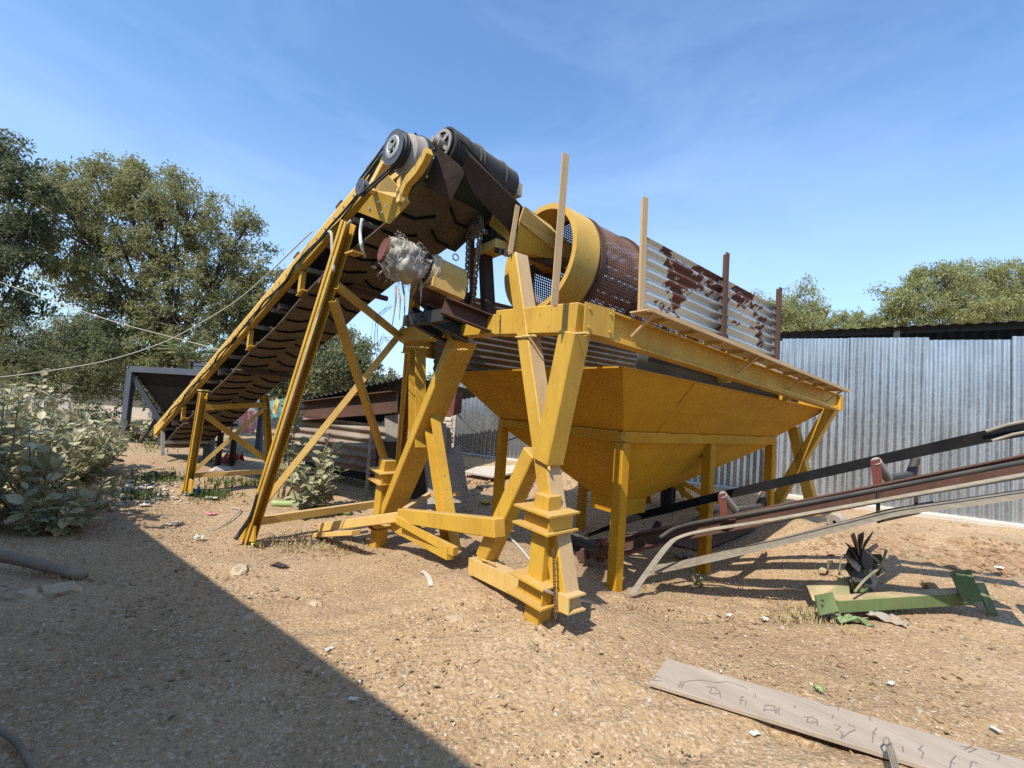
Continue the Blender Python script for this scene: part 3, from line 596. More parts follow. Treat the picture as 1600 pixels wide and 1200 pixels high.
# catch ledge along the near side beam
l0, l1 = T(984, 488, -.56), T(1300, 611, -.56)
b = MB(); nd = nrm(np.cross(l1 - l0, -E2)); nd = nd if nd[2] > 0 else -nd
b.plate([l0, l1, l1 - E2 * .16, l0 - E2 * .16], .01, nd); part('ledge', b, 'yellow_dusty')
b = MB(); b.prof(l0 - E2 * .16, l1 - E2 * .16, ANG(.03, .03, .004), EZ); part('ledge_edge', b, 'yellow_dusty')
for k in (0.02, .42, .70, .97):
    p = lerp(l0, l1, k); b = MB(); b.beam(p - E2 * .14 - EZ * .01, p + E2 * .03 - EZ * .15, .012, .025, E1); part('ledge_bracket', b, 'yellow_dusty')
for k in range(10):
    p = lerp(l0, l1, .06 + k * .098); b = MB(); b.prof(p + E2 * .01 - EZ * .018, p - E2 * .15 - EZ * .018, ANG(.025, .025, .004), EZ); part('ledge_rib', b, 'yellow_pale')

# ================================================================== collecting hopper
ho = thing('collecting_hopper', place(*(W(1.45, .9, 0)[:2])), 'large yellow funnel hopper on straight legs under the mesh drum', 'hopper')
def hp(name, mb, mat='yellow_hopper', **k): return mb.make(name, mat, ho, **k)
OS, OT = .50, .38; L_, W_ = 2.93, 1.86; ZF, ZT = 1.36, 1.86
rim = [W(-.52, -.38, ZT), W(L_ + .62, -.36, ZT - .10), W(L_ + .62, W_ + .38, ZT - .05), W(-.52, W_ + .40, ZT + .02)]
fl = [W(0, 0, ZF), W(L_, 0, ZF), W(L_, W_, ZF), W(0, W_, ZF)]
out = [W(OS, OT, .66), W(OS + .38, OT, .66), W(OS + .38, OT + .40, .66), W(OS, OT + .40, .66)]
def funnel(top, bot, name, mat):
    mb = MB(); th = .006; c = sum(top) / 4; vs = []
    n = 14
    for i in range(4):
        a, bb, cc, dd = top[i], top[(i + 1) % 4], bot[(i + 1) % 4], bot[i]; nn = nrm(np.cross(bb - a, dd - a)); nn = nn if nn @ (a - c) > 0 else -nn
        g0 = len(mb.v)
        grid = []
        for r in range(n + 1):
            for q in range(n + 1):
                p = lerp(lerp(a, bb, q / n), lerp(dd, cc, q / n), r / n); e = min(q, n - q, r, n - r) / n
                grid.append(p + nn * (noise.noise((q * .35 + i * 9, r * .3, top[0][2] * 5)) * .022 * min(1, e * 5)))
        fsq = [(r * (n + 1) + q, r * (n + 1) + q + 1, (r + 1) * (n + 1) + q + 1, (r + 1) * (n + 1) + q) for r in range(n) for q in range(n)]
        fsq = fsq if np.cross(bb - a, dd - a) @ nn > 0 else [tuple(reversed(f)) for f in fsq]
        mb.add(grid, fsq); mb.add([p - nn * th for p in grid], [tuple(reversed(f)) for f in fsq])
    return hp(name, mb, mat, smooth=30)
funnel(rim, fl, 'upper_funnel', 'yellow_hopper')
funnel([p + EZ * -.09 for p in [W(.02, .02, ZF), W(L_ - .02, .02, ZF), W(L_ - .02, W_ - .02, ZF), W(.02, W_ - .02, ZF)]], out, 'lower_funnel', 'yellow_hopper')
b = MB()
for i in range(4): b.beam(rim[i], rim[(i + 1) % 4], .02, .012)
a, c = lerp(rim[0], rim[1], .24), lerp(fl[0], fl[1], .16); b.beam(a - E2 * .006, c - E2 * .004, .008, .004, E2)
hp('seam', b, 'yellow_hopper')
b = MB()
for i in range(4): b.beam(out[i], out[i] - EZ * .12, .01, .01)
b.plate([out[0], out[1], out[1] - EZ * .15, out[0] - EZ * .15], .008); b.plate([out[0], out[3], out[3] - EZ * .15, out[0] - EZ * .15], .008); b.plate([out[1], out[2], out[2] - EZ * .15, out[1] - EZ * .15], .008); b.plate([out[2], out[3], out[3] - EZ * .15, out[2] - EZ * .15], .008); hp('outlet', b)
b = MB(); zc = ZF - .045
for i in range(4):
    a, c = fl[i] - EZ * .045, fl[(i + 1) % 4] - EZ * .045; d = nrm(c - a)
    b.prof(a + d * .0, c - d * .0, CCH(.05, .085, .006, 1), EZ)
hp('flange_frame', b, 'yellow_hopper')
for (s, t) in ((.03, .03), (1.46, .03), (L_ - .03, .03), (.03, W_ - .03), (1.46, W_ - .03), (L_ - .03, W_ - .03)):
    p = W(s, t, 0); p[2] = gz(p[0], p[1]) - .25; b = MB(); b.beam(p, W(s, t, ZF - .092), .10, .10, E1); hp('leg', b, 'yellow_hopper', bevel=.006)
b = MB(); b.beam(W(L_, .1, .25), W(1.6, W_, 1.2), .06, .06); hp('brace', b)
b = MB(); b.beam(W(L_ , .95, .3), W(2.0, W_ - .1, 1.2), .07, .07); hp('brace', b)
# ================================================================== feed conveyor
CB = math.radians(49); CD = V3(-math.sin(CB), math.cos(CB), 0); CX = V3(math.cos(CB), math.sin(CB), 0); CT = math.radians(22.37)
CO = V3(-.77, 3.37, 3.818); DN = CD * math.cos(CT) - EZ * math.sin(CT); NU = CD * math.sin(CT) + EZ * math.cos(CT)
def K(l, a, n): return CO + DN * l + CX * a + NU * n
def CV(u, v, a): return onp(u, v, CX, CO @ CX + a)
cp = CO + CD * 3.5; fc = thing('feed_conveyor', place(cp[0], cp[1]), 'tall inclined belt conveyor with yellow frame and chevron belt rising to the drum', 'conveyor')
def cpart(name, mb, mat, p=fc, **k): return mb.make(name, mat, p, **k)
BW = .80
for a in (0, BW + .04):
    b = MB(); b.prof(K(.55, a, -.075), K(8.28, a, -.075), CCH(.07, .15, .008, 1 if a else -1), NU); cpart('side_rail', b, 'yellow', bevel=.003)
    b = MB(); b.tube([K(.95, a, .012), K(8.26, a, .012)], .034, 10); cpart('skirt_pipe', b, 'yellow_pale', smooth=40)
# idler brackets on the rail, carrying rollers and cross angles
def idler(l):
    t = bpy.data.objects  # noqa
    b = MB()
    b.box(K(l, -.01, .06), DN * .05, CX * .012, NU * .02); b.tube([K(l - .05, -.01, .075), K(l + .05, -.01, .075)], .016, 6)
    b.beam(K(l, 0, -.11), K(l, BW + .04, -.11), .05, .008, NU)
    return cpart('idler_frame', b, 'rust_brown')
for k in range(8): idler(1.42 + k * .93)
for k in range(15):
    l = 1.3 + k * .465; b = MB(); b.tube([K(l, .03, -.16), K(l, BW, -.16)], .028, 10); cpart('idler_roller', b, 'grey_steel', smooth=40)
for k, l in enumerate((2.3, 3.75, 6.6)):
    b = MB(); b.prof(K(l, .02, -.15), K(l + .12, .03, -.34), CCH(.06, .05, .006), CX); b.box(K(l + .12, .06, -.345), DN * .07, CX * .05, NU * .006); cpart('return_bracket', b, 'yellow')
for l in (2.9, 4.9, 7.2):
    b = MB(); b.beam(K(l, 0, -.27), K(l, BW + .04, -.27), .06, .06, NU); cpart('cross_bar', b, 'dark_brown')
# bolts along the rail and the cables tied to it
bo = None
for k in range(40):
    if bo is None: b = MB(); b.lathe(K(.95, -.036, -.05), -CX, [(0, 0), (0, .010), (.012, .010), (.012, 0)], 6); bo = cpart('bolt', b, 'bare_metal')
    else: c = bo.copy(); COL.objects.link(c); c.parent = fc; c.location = tuple(DN * (k * .18))
b = MB(); b.tube([K(.5 + k * .26, -.055 - .012 * math.sin(k * 2.1), -.11 + .02 * math.sin(k * 1.3)) for k in range(28)], .012, 6); b.tube([K(.5 + k * .3, -.06 - .01 * math.sin(k * 1.7), -.145 + .02 * math.cos(k * 1.1)) for k in range(22)], .009, 6); cpart('rail_cable', b, 'black_plastic', smooth=True)
# carrying run (trough over the idlers) and return run with chevron cleats
b = MB(); prof = [(0.05, .02), (.22, -.085), (.58, -.085), (.77, .02)]
def run(l0, l1, ns, fn, th):
    n = 10; aa = np.linspace(.06, BW - .03, n); vs = []
    for sd in (1, -1):
        for i in range(ns + 1):
            l = l0 + (l1 - l0) * i / ns
            for a in aa: vs.append(K(l, a, fn(l, a) + sd * th / 2))
    q = (ns + 1) * n; fs = []
    for i in range(ns):
        for j in range(n - 1):
            a = i * n + j; fs += [(a, a + n, a + n + 1, a + 1), (q + a, q + a + 1, q + a + n + 1, q + a + n)]
        a = i * n; fs.append((a, q + a, q + a + n, a + n)); a += n - 1; fs.append((a, a + n, q + a + n, q + a))
    return vs, fs
top = lambda l, a: -.09 + .11 * (abs(a - .415) / .36) ** 3
sag = lambda l, a: -.36 - .03 * math.sin((l - .6) * 1.9) ** 2 - .14 * max(0, 1 - abs(l - .75) / .8) + .012 * noise.noise((l * 1.3, a * 4, 0))
vs, fs = run(.3, 8.3, 60, top, .012); b.add(vs, fs); cpart('carrying_belt', b, 'rubber', smooth=30)
b = MB(); vs, fs = run(.35, 8.25, 110, sag, .012); b.add(vs, fs)
def cleat(l, a0, a1, dl):
    pts = [K(l + dl * k / 5, lerp(a0, a1, k / 5), sag(l + dl * k / 5, lerp(a0, a1, k / 5)) - .014) for k in range(6)]
    for p, q in zip(pts, pts[1:]): b.beam(p, q, .017, .022, NU, 1)
for k in range(56):
    l = .55 + k * .14
    if l > 8: break
    if k % 2: cleat(l, .09, .24, 0.); cleat(l, .235, .39, -.11)
    else: cleat(l, .75, .60, 0.); cleat(l, .605, .45, -.11)
cpart('return_belt', b, ['belt_brown', 'rubber_clean'], smooth=30)
for l in (2.0, 4.4, 6.7): b = MB(); b.tube([K(l, .02, -.44), K(l, BW + .02, -.44)], .03, 10); cpart('return_roller', b, 'rust_brown', smooth=40)
# head drum with the belt over it
HC0, HC1 = K(.33, .0, -.20), K(.33, BW + .02, -.20)
hx = W(-.9, .8, 3.6); HA = CX; hn = Y(690, 227, 3.46); hf = hn + CX * .80
b = MB(); b.lathe(hn, CX, [(.0, .05), (.0, .125), (.80, .125), (.80, .05)], 40); cpart('head_drum', b, 'black_steel', smooth=40)
b = MB(); n = 36; bp = []
for t in np.linspace(-.35 * math.pi, .78 * math.pi, n):
    rad = .138; dx = -CD * math.cos(t) + EZ * math.sin(t); bp.append(dx * rad)
# belt strip wraps from the carrying run round the drum to the return run
path = [K(.9, 0, -.03)] + [hn - CX * 0 + x - CX * .0 for x in reversed(bp)] + [K(.9, 0, -.46)]
off = [(p - hn) @ CX for p in path]; path = [p - CX * o for p, o in zip(path, off)]; vs = []; aa = [.015, .2, .6, .785]
for th in (0, .012):
    for i, p in enumerate(path):
        d = nrm(path[min(i + 1, len(path) - 1)] - path[max(0, i - 1)]); nn = np.cross(d, CX)
        for a in aa: vs.append(p + CX * a + nn * th * (1 if nn @ (p - hn) > 0 else -1))
k = len(path); q = k * 4; fs = []
for i in range(k - 1):
    for j in range(3): a = i * 4 + j; fs += [(a, a + 1, a + 5, a + 4), (q + a, q + a + 4, q + a + 5, q + a + 1)]
    a = i * 4; fs += [(a, a + 4, q + a + 4, q + a), (a + 3, q + a + 3, q + a + 7, a + 7)]
b.add(vs, fs)
for a in (.30, .34, .62):
    b.tube([p + CX * a + nrm(p - hn) * .014 for p in path[2:-2]], .012, 5)
for x in bp[8:26:1]:
    for a in np.arange(.03, .19, .03): b.box(hn + x + CX * a + nrm(x) * .012, nrm(np.cross(x, CX)) * .008, CX * .009, nrm(x) * .006)
cpart('head_belt', b, 'rubber', smooth=35)
b = MB(); b.lathe(hn - CX * .012, CX, [(0, .10), (0, .124), (.01, .124), (.01, .10)], 28)
for k in range(5): t = k * 1.257; b.beam(hn - CX * .01 + (CD * math.cos(t) + EZ * math.sin(t)) * .03, hn - CX * .01 + (CD * math.cos(t) + EZ * math.sin(t)) * .11, .03, .012, CX)
b.lathe(hn - CX * .06, CX, [(0, 0), (0, .045), (.06, .05), (.06, 0)], 16); cpart('drum_hub', b, 'grey_steel', smooth=40)
b = MB(); b.tube([hn - CX * .10, hf + CX * .14], .028, 12); cpart('head_shaft', b, 'bare_metal', smooth=40)
b = MB(); b.box(hf + CX * .09, CD * .07, CX * .035, EZ * .06); b.tube([hf + CX * .05, hf + CX * .13], .06, 12); cpart('bearing', b, 'cream_paint')
# head frame: curved bracket, gusset plates, drive unit on top
b = MB(); arc = [S(630, 303, -2.12), S(638, 284, -2.12), S(654, 266, -2.12), S(664, 250, -2.12), S(670, 237, -2.12)]
for p, q in zip(arc, arc[1:]): b.beam(p, q + (q - p) * .06, .06, .04, E1)
cpart('head_bracket', b, 'yellow')
b = MB(); b.plate([CV(560, 331, -.10), CV(586, 299, -.10), CV(640, 317, .02), CV(609, 350, .02)], .014); cpart('drive_plate', b, 'yellow')
b = MB(); b.plate([CV(586, 298, -.10), CV(602, 268, -.12), CV(631, 302, .0), CV(640, 316, .02)], .012); cpart('drive_plate', b, 'yellow_pale')
b = MB(); b.beam(CV(628, 318, .0), CV(630, 262, .0), .05, .08, CX); b.beam(CV(602, 290, -.05), CV(632, 268, -.02), .05, .05, NU); b.beam(CV(582, 292, -.1), CV(602, 255, -.1), .05, .06, CX); cpart('drive_frame', b, 'yellow_pale')
b = MB(); b.box(CV(592, 262, -.02), DN * .09, CX * .07, NU * .03); b.box(CV(652, 278, .12), DN * .06, CX * .07, NU * .02); cpart('drive_shim', b, 'green_paint')
b = MB()
for (u, v) in ((592, 316), (578, 326), (598, 332), (604, 322)): b.lathe(CV(u, v, -.075), -CX, [(0, 0), (0, .012), (.01, .012), (.01, 0)], 10)
cpart('plate_bolts', b, 'bare_metal')
PU = CV(619, 233, -.22); PR = .135
b = MB(); b.lathe(PU, CX, [(-.035, .055), (-.035, .085), (-.03, PR - .02), (-.03, PR), (-.015, PR - .02), (0, PR), (.015, PR - .02), (.03, PR), (.03, PR - .02), (.03, 0)], 36); pl_ = cpart('driven_pulley', b, 'grey_paint', smooth=30)
b = MB(); b.lathe(PU - CX * .037, CX, [(0, .05), (-.004, .055), (-.004, .082), (0, .088)], 28)
for k in range(4): t = k * 1.57 + .4; d = NU * math.cos(t) + DN * math.sin(t); b.beam(PU - CX * .034 + d * .02, PU - CX * .034 + d * .06, .02, .008, CX)
b.lathe(PU - CX * .05, CX, [(0, 0), (0, .022), (.02, .026), (.02, 0)], 14); b.make('pulley_hub', 'bare_metal', pl_, smooth=40)
b = MB(); b.lathe(PU + CX * .05, CX, [(0, 0), (0, .12), (.03, .155), (.10, .165), (.115, .175), (.135, .175), (.15, .165), (.17, .15), (.18, 0)], 36); cpart('gear_reducer', b, 'grey_steel', smooth=40)
b = MB(); b.lathe(PU + CX * .165, CX, [(0, .176), (0, .182), (.05, .182), (.05, .12)], 36); cpart('reducer_cover', b, 'black_steel', smooth=40)
P2 = CV(565, 293, -.26); b = MB(); b.lathe(P2, CX, [(-.02, 0), (-.02, .062), (-.015, .068), (0, .058), (.015, .068), (.025, .068), (.025, 0)], 28); b.lathe(P2 - CX * .022, CX, [(0, 0), (-.002, .012), (0, .012)], 10); cpart('motor_pulley', b, 'grey_paint', smooth=35)
b = MB(); dlt = nrm(P2 - PU); pn = np.cross(dlt, CX)
for off in (-.012, .012):
    for sg in (1, -1): b.beam(PU + pn * sg * (PR - .005) + CX * off, P2 + pn * sg * .066 + CX * off, .014, .012, pn)
    arcp = [PU + (pn * math.cos(t) - dlt * math.sin(t)) * (PR - .002) + CX * off for t in np.linspace(0, math.pi, 16)]; b.tube(arcp, .008, 5)
cpart('drive_belts', b, 'rubber')
b = MB(); b.beam(P2 + CX * .03, CV(590, 300, -.06), .03, .05, CX); cpart('tension_arm', b, 'yellow_pale')
# legs: two splayed bents square to the belt
zf = lambda u, v: 0
def cleg(p, q, w=.10, h=.10):
    b = MB(); b.prof(q, p, CCH(w, h, .010, 1), CX); b.beam(lerp(q, p, .0) - CX * .045, p - CX * .045, .018, h * .35, CX); return cpart('leg', b, 'yellow')
n0, n1 = CV(545, 348, -.04), CV(388, 846, -.04); f1 = G(618, 800); f0 = K(1.36, BW + .06, -.16)
n1[2] = gz(n1[0], n1[1]); cleg(n0, n1, .12, .10); cleg(f0, f1 + EZ * 0, .10, .09)
b = MB(); ft = n1; b.plate([CV(370, 846, -.06), CV(398, 846, -.06), CV(399, 822, -.06), CV(388, 818, -.06)], .02); cpart('foot_gusset', b, 'yellow')
b = MB(); b.prof(CV(526, 446, -.01), lerp(f0, f1, .30), CCH(.05, .07, .006)); cpart('cross_brace', b, 'yellow')
b = MB(); b.prof(CV(520, 468, .0), lerp(f0, f1, .93), CCH(.07, .07, .006)); cpart('cross_brace', b, 'yellow')
b = MB(); b.prof(CV(386, 818, -.05), S(633, 512, SF + .1) , ANG(.07, .07, .007), EZ); cpart('cross_brace', b, 'yellow_pale')
b = MB(); b.beam(CV(395, 815, 0), lerp(f1, f1 + EZ * .4, .4), .07, .09); cpart('base_beam', b, 'yellow_pale')
b = MB(); b.box(CV(553, 396, -.03), CD * .07, CX * .05, EZ * .008); cpart('leg_flange', b, 'yellow')
b = MB(); g0 = CV(437, 640, -.05); dd = nrm(n0 - n1); b.lathe(g0 - CX * .05, CX, [(0, 0), (0, .05), (.01, .05), (.01, 0)], 16); b.box(g0 - CX * .044 + dd * .05, dd * .06, CX * .006, np.cross(dd, CX) * .05); cpart('leg_splice', b, 'yellow_pale')
m0, m1 = CV(318, 614, -.04), CV(293, 767, -.04); m1[2] = gz(m1[0], m1[1]) - .02
h1 = G(424, 762); h0 = K(5.56, BW + .06, -.3)
cleg(m0, m1, .11, .09); cleg(h0, h1, .09, .09)
b = MB(); b.plate([CV(279, 771, -.05), CV(300, 771, -.05), CV(301, 751, -.05), CV(293, 745, -.05)], .02); cpart('foot_gusset', b, 'yellow')
b = MB(); b.prof(CV(316, 637, 0), lerp(h0, h1, .1), CCH(.05, .08, .006)); cpart('cross_brace', b, 'yellow')
b = MB(); b.prof(CV(317, 646, 0), lerp(h0, h1, .72), CCH(.07, .07, .006)); cpart('cross_brace', b, 'yellow')
b = MB(); b.prof(CV(294, 744, -.03), lerp(h0, h1, .12), ANG(.06, .06, .006)); cpart('cross_brace', b, 'yellow_pale')
b = MB(); b.beam(CV(297, 743, 0), lerp(h0, h1, .82), .07, .07); cpart('base_beam', b, 'yellow_pale')
b = MB(); b.box(CV(318, 610, -.02), CD * .10, CX * .05, EZ * .008); cpart('leg_flange', b, 'yellow_pale')
# tail box and return idler at the low end
b = MB(); b.lathe(K(8.18, .03, -.2), CX, [(0, 0), (0, .16), (BW - .02, .16), (BW - .02, 0)], 28); cpart('tail_drum', b, 'black_steel', smooth=40)
b = MB(); b.beam(K(7.9, .02, -.15), K(7.9, .02, -.62), .05, .05, CX); b.beam(K(7.9, BW, -.15), K(7.9, BW, -.7), .05, .05, CX); b.beam(K(7.7, 0, -.45), K(7.7, BW, -.45), .05, .05); cpart('tail_stand', b, 'bare_metal')
# chute plates between the belt head and the drum
b = MB(); b.plate([Y(684, 229, 3.38), Y(728, 267, 3.38), Y(705, 313, 3.5), Y(664, 292, 3.5)], .008); cpart('chute_plate', b, 'dark_brown')
b = MB(); b.plate([Y(717, 217, 3.30), Y(723, 220, 3.30), Y(822, 329, 3.9), Y(806, 372, 4.05), Y(742, 305, 3.55), Y(722, 262, 3.36), Y(733, 242, 3.34)], .008); cpart('chute_plate', b, 'dark_brown')
b = MB(); b.plate([Y(728, 262, 4.3), Y(742, 300, 4.4), Y(806, 372, 4.8), Y(790, 402, 4.9), Y(738, 352, 4.7), Y(703, 316, 4.4)], .008); cpart('chute_plate', b, 'dark_brown')
b = MB(); b.plate([Y(780, 308, 4.0), Y(818, 326, 4.0), Y(806, 386, 4.0), Y(764, 352, 4.1)], .008); cpart('chute_plate', b, 'yellow')
b = MB(); b.prof(Y(734, 258, 3.95), S(739, 492, SF + .28), ANG(.045, .045, .006), E1); cpart('hanger', b, 'rust_brown')
b = MB(); b.tube(curve([CV(566, 342, .02), CV(563, 365, .02), CV(566, 388, .02), S(575, 410, SF - .55), S(586, 418, SF - .6)], 6), .016, 8); cpart('motor_cable', b, 'pale_pvc', smooth=True)
b = MB(); b.tube(curve([CV(514, 362, -.06), CV(518, 366, -.07), CV(519, 390, -.07), CV(519, 423, -.07)], 5), .016, 8); b.tube([CV(519, 423, -.07), CV(460, 612, -.1), CV(410, 770, -.1)], .008, 6); b.tube(curve([CV(548, 345, -.07), CV(532, 365, -.08), CV(523, 395, -.08), CV(521, 425, -.08)], 5), .014, 6); cpart('leg_conduit', b, 'wire_grey', smooth=True)
b = MB(); b.tube(curve([CV(404, 770, -.09), CV(393, 805, -.10), CV(378, 828, -.13), CV(368, 843, -.18)], 6), .022, 8); cpart('leg_cable', b, 'black_plastic', smooth=True)

# overhead cables
o = MB().tube(curve([Y(-30, 593, 4.4), Y(60, 582, 4.6), Y(160, 565, 4.8), Y(240, 541, 5.0), Y(290, 518, 5.05), Y(380, 462, 5.0), K(1.9, -.05, .07)], 10), .0065, 6).make('overhead_cable', 'wire_grey', smooth=True); tag(o, 'pale sagging cable running from the left edge up to the conveyor rail', 'cable')
o = MB().tube(curve([Y(-30, 430, 7.5), Y(60, 462, 7.5), Y(180, 503, 7.3), Y(330, 543, 7.0), K(4.6, -.02, -.1)], 10), .007, 6).make('overhead_cable', 'wire_grey', smooth=True); tag(o, 'thin straight cable sloping down right in front of the big tree', 'cable')

# ================================================================== discharge conveyor (low, on the right)
NA_, NB_ = Y(1000, 844, 4.55), Y(1680, 711, 2.95); FA_, FB_ = Y(893, 846, 5.25), Y(1690, 655, 3.35)
pc = (NA_ + FB_) / 2; dc = thing('discharge_conveyor', place(pc[0], pc[1]), 'low rusty conveyor frame with sagging rubber strips running out from under the hopper', 'conveyor')
def dp(name, mb, mat, **k): return mb.make(name, mat, dc, **k)
dn = nrm(NB_ - NA_)
b = MB(); b.prof(NA_ - dn * .5, NB_, CCH(.06, .135, .008, -1)); dp('stringer', b, 'rust_brown')
DF = nrm(FB_ - FA_); DS = nrm(np.cross(EZ, DF)); lowF = V3(0, 0, -.30)
b = MB(); b.prof(FA_ + lowF * .3, FB_ + lowF, CCH(.06, .12, .008, 1)); dp('stringer', b, 'black_steel')
b = MB(); pts = [FA_, Y(1000, 806, 4.85), Y(1113, 778, 4.5), Y(1345, 725, 3.95), Y(1541, 682, 3.55), FB_]; hs = [.02, .085, .085, .09, .10, .105]
vs = []
for th in (-.006, .006):
    for p, h in zip(pts, hs): vs += [p + DS * (th + .01) + EZ * h * .5, p + DS * th - EZ * h * .5]
k = len(pts); fs = []
for i in range(k - 1): a = 2 * i; q = 2 * k; fs += [(a, a + 1, a + 3, a + 2), (q + a, q + a + 2, q + a + 3, q + a + 1), (a, a + 2, q + a + 2, q + a), (a + 1, q + a + 1, q + a + 3, a + 3)]
b.add(vs, fs); dp('belt', b, 'rubber_clean')
b = MB(); e = [Y(1540, 674, 3.52), Y(1572, 664, 3.46), Y(1640, 650, 3.36)]; b.tube(e, .012, 6); b.tube([p - EZ * .07 + V3(.05, 0, 0) for p in e], .012, 6); dp('belt_splice', b, 'belt_pale')
def idl(un, vn, yn, uf, vf, yf, low):
    n, f = Y(un, vn, yn), Y(uf, vf, yf); b = MB(); up = V3(0, 0, .20); tilt = -DS * .05 - V3(0, 0, 0)
    d = nrm(f - n); top = n + EZ * .21 - d * .07
    b.plate([n - dn * .03, n + dn * .03, top + dn * .03, top - dn * .03], .012, d); b.beam(n, f - EZ * .06, .05, .04); topf = f + EZ * .17; b.beam(f - EZ * .08, topf, .04, .02, dn)
    b.beam(n + (f - n) * .3, n + (f - n) * .3 + EZ * .07, .05, .012, d); dp('idler_bracket', b, 'red_oxide')
    b = MB(); b.tube([top + d * .02 - EZ * .01, n + d * .19 + EZ * .05], .034, 12); dp('wing_roller', b, 'grey_steel', smooth=40)
    b = MB(); b.tube([n + d * .2 + EZ * .045, f - d * .16 + EZ * .045], .034, 12); b.tube([f - d * .15 + EZ * .05, topf - d * .03], .034, 12); dp('centre_roller', b, 'black_steel', smooth=40)
    if low:
        b = MB(); q = n - EZ * .28 + d * .02; b.beam(n - EZ * .03, q, .05, .02, dn); q2 = f - EZ * .30; b.beam(f - EZ * .08, q2, .05, .02, dn); b.tube([q + EZ * .04, q2 + EZ * .03], .04, 12); b.plate([q2 - dn * .05, q2 + dn * .12 + EZ * .04, q2 + dn * .12 + EZ * .08, q2 - dn * .02 + EZ * .08], .02, d); dp('return_idler', b, 'black_steel', smooth=40)
idl(1372, 760, 3.52, 1432, 748, 3.98, True)
idl(1132, 808, 4.0, 1196, 798, 4.5, False)
idl(950, 872, 4.55, 1030, 840, 5.0, False)
# return belt edge-on, loose rubber strips
def ribbon(mb, pts, w, th, side):
    vs = []
    for p in pts: vs += [p - side * w / 2 - EZ * th / 2, p + side * w / 2 - EZ * th / 2, p + side * w / 2 + EZ * th / 2, p - side * w / 2 + EZ * th / 2]
    k = len(pts); fs = [(0, 3, 2, 1), tuple(4 * (k - 1) + i for i in range(4))]
    for i in range(k - 1):
        for j in range(4): fs.append((4 * i + j, 4 * i + (j + 1) % 4, 4 * i + 4 + (j + 1) % 4, 4 * i + 4 + j))
    mb.add(vs, fs)
b = MB(); pts = curve([Y(1022, 889, 4.15), Y(1060, 883, 4.1), Y(1200, 851, 3.85), Y(1330, 818, 3.55), Y(1398, 800, 3.42), Y(1500, 786, 3.2), Y(1700, 757, 2.85)], 8); ribbon(b, pts, .24, .016, -DS); dp('return_belt', b, 'belt_pale')
b = MB(); base = [Y(980, 922, 3.85), Y(1000, 893, 3.95), Y(1036, 846, 4.05), Y(1060, 831, 4.1), Y(1100, 821, 4.05), Y(1180, 808, 3.85), Y(1290, 788, 3.6), Y(1458, 757, 3.25), Y(1690, 714, 2.82)]
for k, (o, r) in enumerate(((0, .009), (.022, .010), (.044, .009))):
    b.tube(curve([p + (V3(.8, -.1, 0) if i < 3 else V3(0, -.2, -.2)) * o + V3(0, -.06, -.02) for i, p in enumerate(base)], 6), r, 6)
dp('rubber_strip', b, 'belt_pale', smooth=True)
b = MB(); b.tube(curve([p + V3(-.03, .0, .03) for p in base[2:]], 6), .017, 8); dp('rubber_strip', b, 'rubber', smooth=True)
b = MB(); b.lathe(FA_ + V3(.08, -.05, .02), nrm(V3(.35, -.5, 0)), [(-.3, 0), (-.3, .07), (.35, .07), (.35, 0)], 20); dp('tail_drum', b, 'black_steel', smooth=40)
b = MB(); b.beam(Y(905, 868, 4.75), Y(960, 860, 4.5), .1, .08); b.beam(Y(912, 880, 4.6), Y(912, 858, 4.6), .05, .05, E1); b.beam(Y(938, 878, 4.6), Y(936, 850, 4.6), .06, .06, E1); b.beam(Y(960, 905, 4.35), Y(958, 862, 4.35), .06, .08, E1); dp('tail_stand', b, 'rust_brown')
b = MB(); q = NB_ + dn * .12; b.beam(q, V3(q[0] + .1, q[1], gz(q[0], q[1]) - .05), .07, .07, E1); q = FB_ + lowF; b.beam(q + DF * .1, V3(q[0], q[1], gz(q[0], q[1]) - .05), .07, .07, E1); dp('stand_leg', b, 'rust_brown')

# ================================================================== fence, shed
def wk(u, v): p = onp(u, v, WN, WD); return p @ WDIR
k0 = wk(713, 640); k1 = wk(1600, 640) + 5.5
fe = thing('metal_fence', wall_pt((k0 + k1) / 2, .3), 'tall galvanised corrugated sheet fence closing the yard on the right', 'fence')
ns = int((k1 - k0) / .92)
for i in range(ns):
    a = k0 + (k1 - k0) * i / ns; c = k0 + (k1 - k0) * (i + 1) / ns; zt = 2.995 + (0.012 if i % 3 else -.02) + random.uniform(-.01, .01); tl = random.uniform(-.012, .012)
    o_ = wall_pt(a, .22) + WN * (.006 * (i % 2)); b = MB(); b.corr(o_, WDIR * (c - a + .04) + WN * tl, EZ * (zt - .22) + WN * random.uniform(-.02, .02), .10, .013, .0015, 14, False, .018, 8)
    b.make('fence_sheet', 'galvanised', fe, smooth=60)
b = MB()
for z in (.6, 1.6, 2.7): b.beam(wall_pt(k0, z) + WN * .11, wall_pt(k1, z) + WN * .11, .05, .05)
b.make('fence_rail', 'grey_steel', fe)
b = MB(); b.box(wall_pt((k0 + k1) / 2, .30) - WN * .02, WDIR * (k1 - k0) / 2, WN * .10, EZ * .10); o = b.make('fence_kerb', 'plaster', fe, bevel=.02)
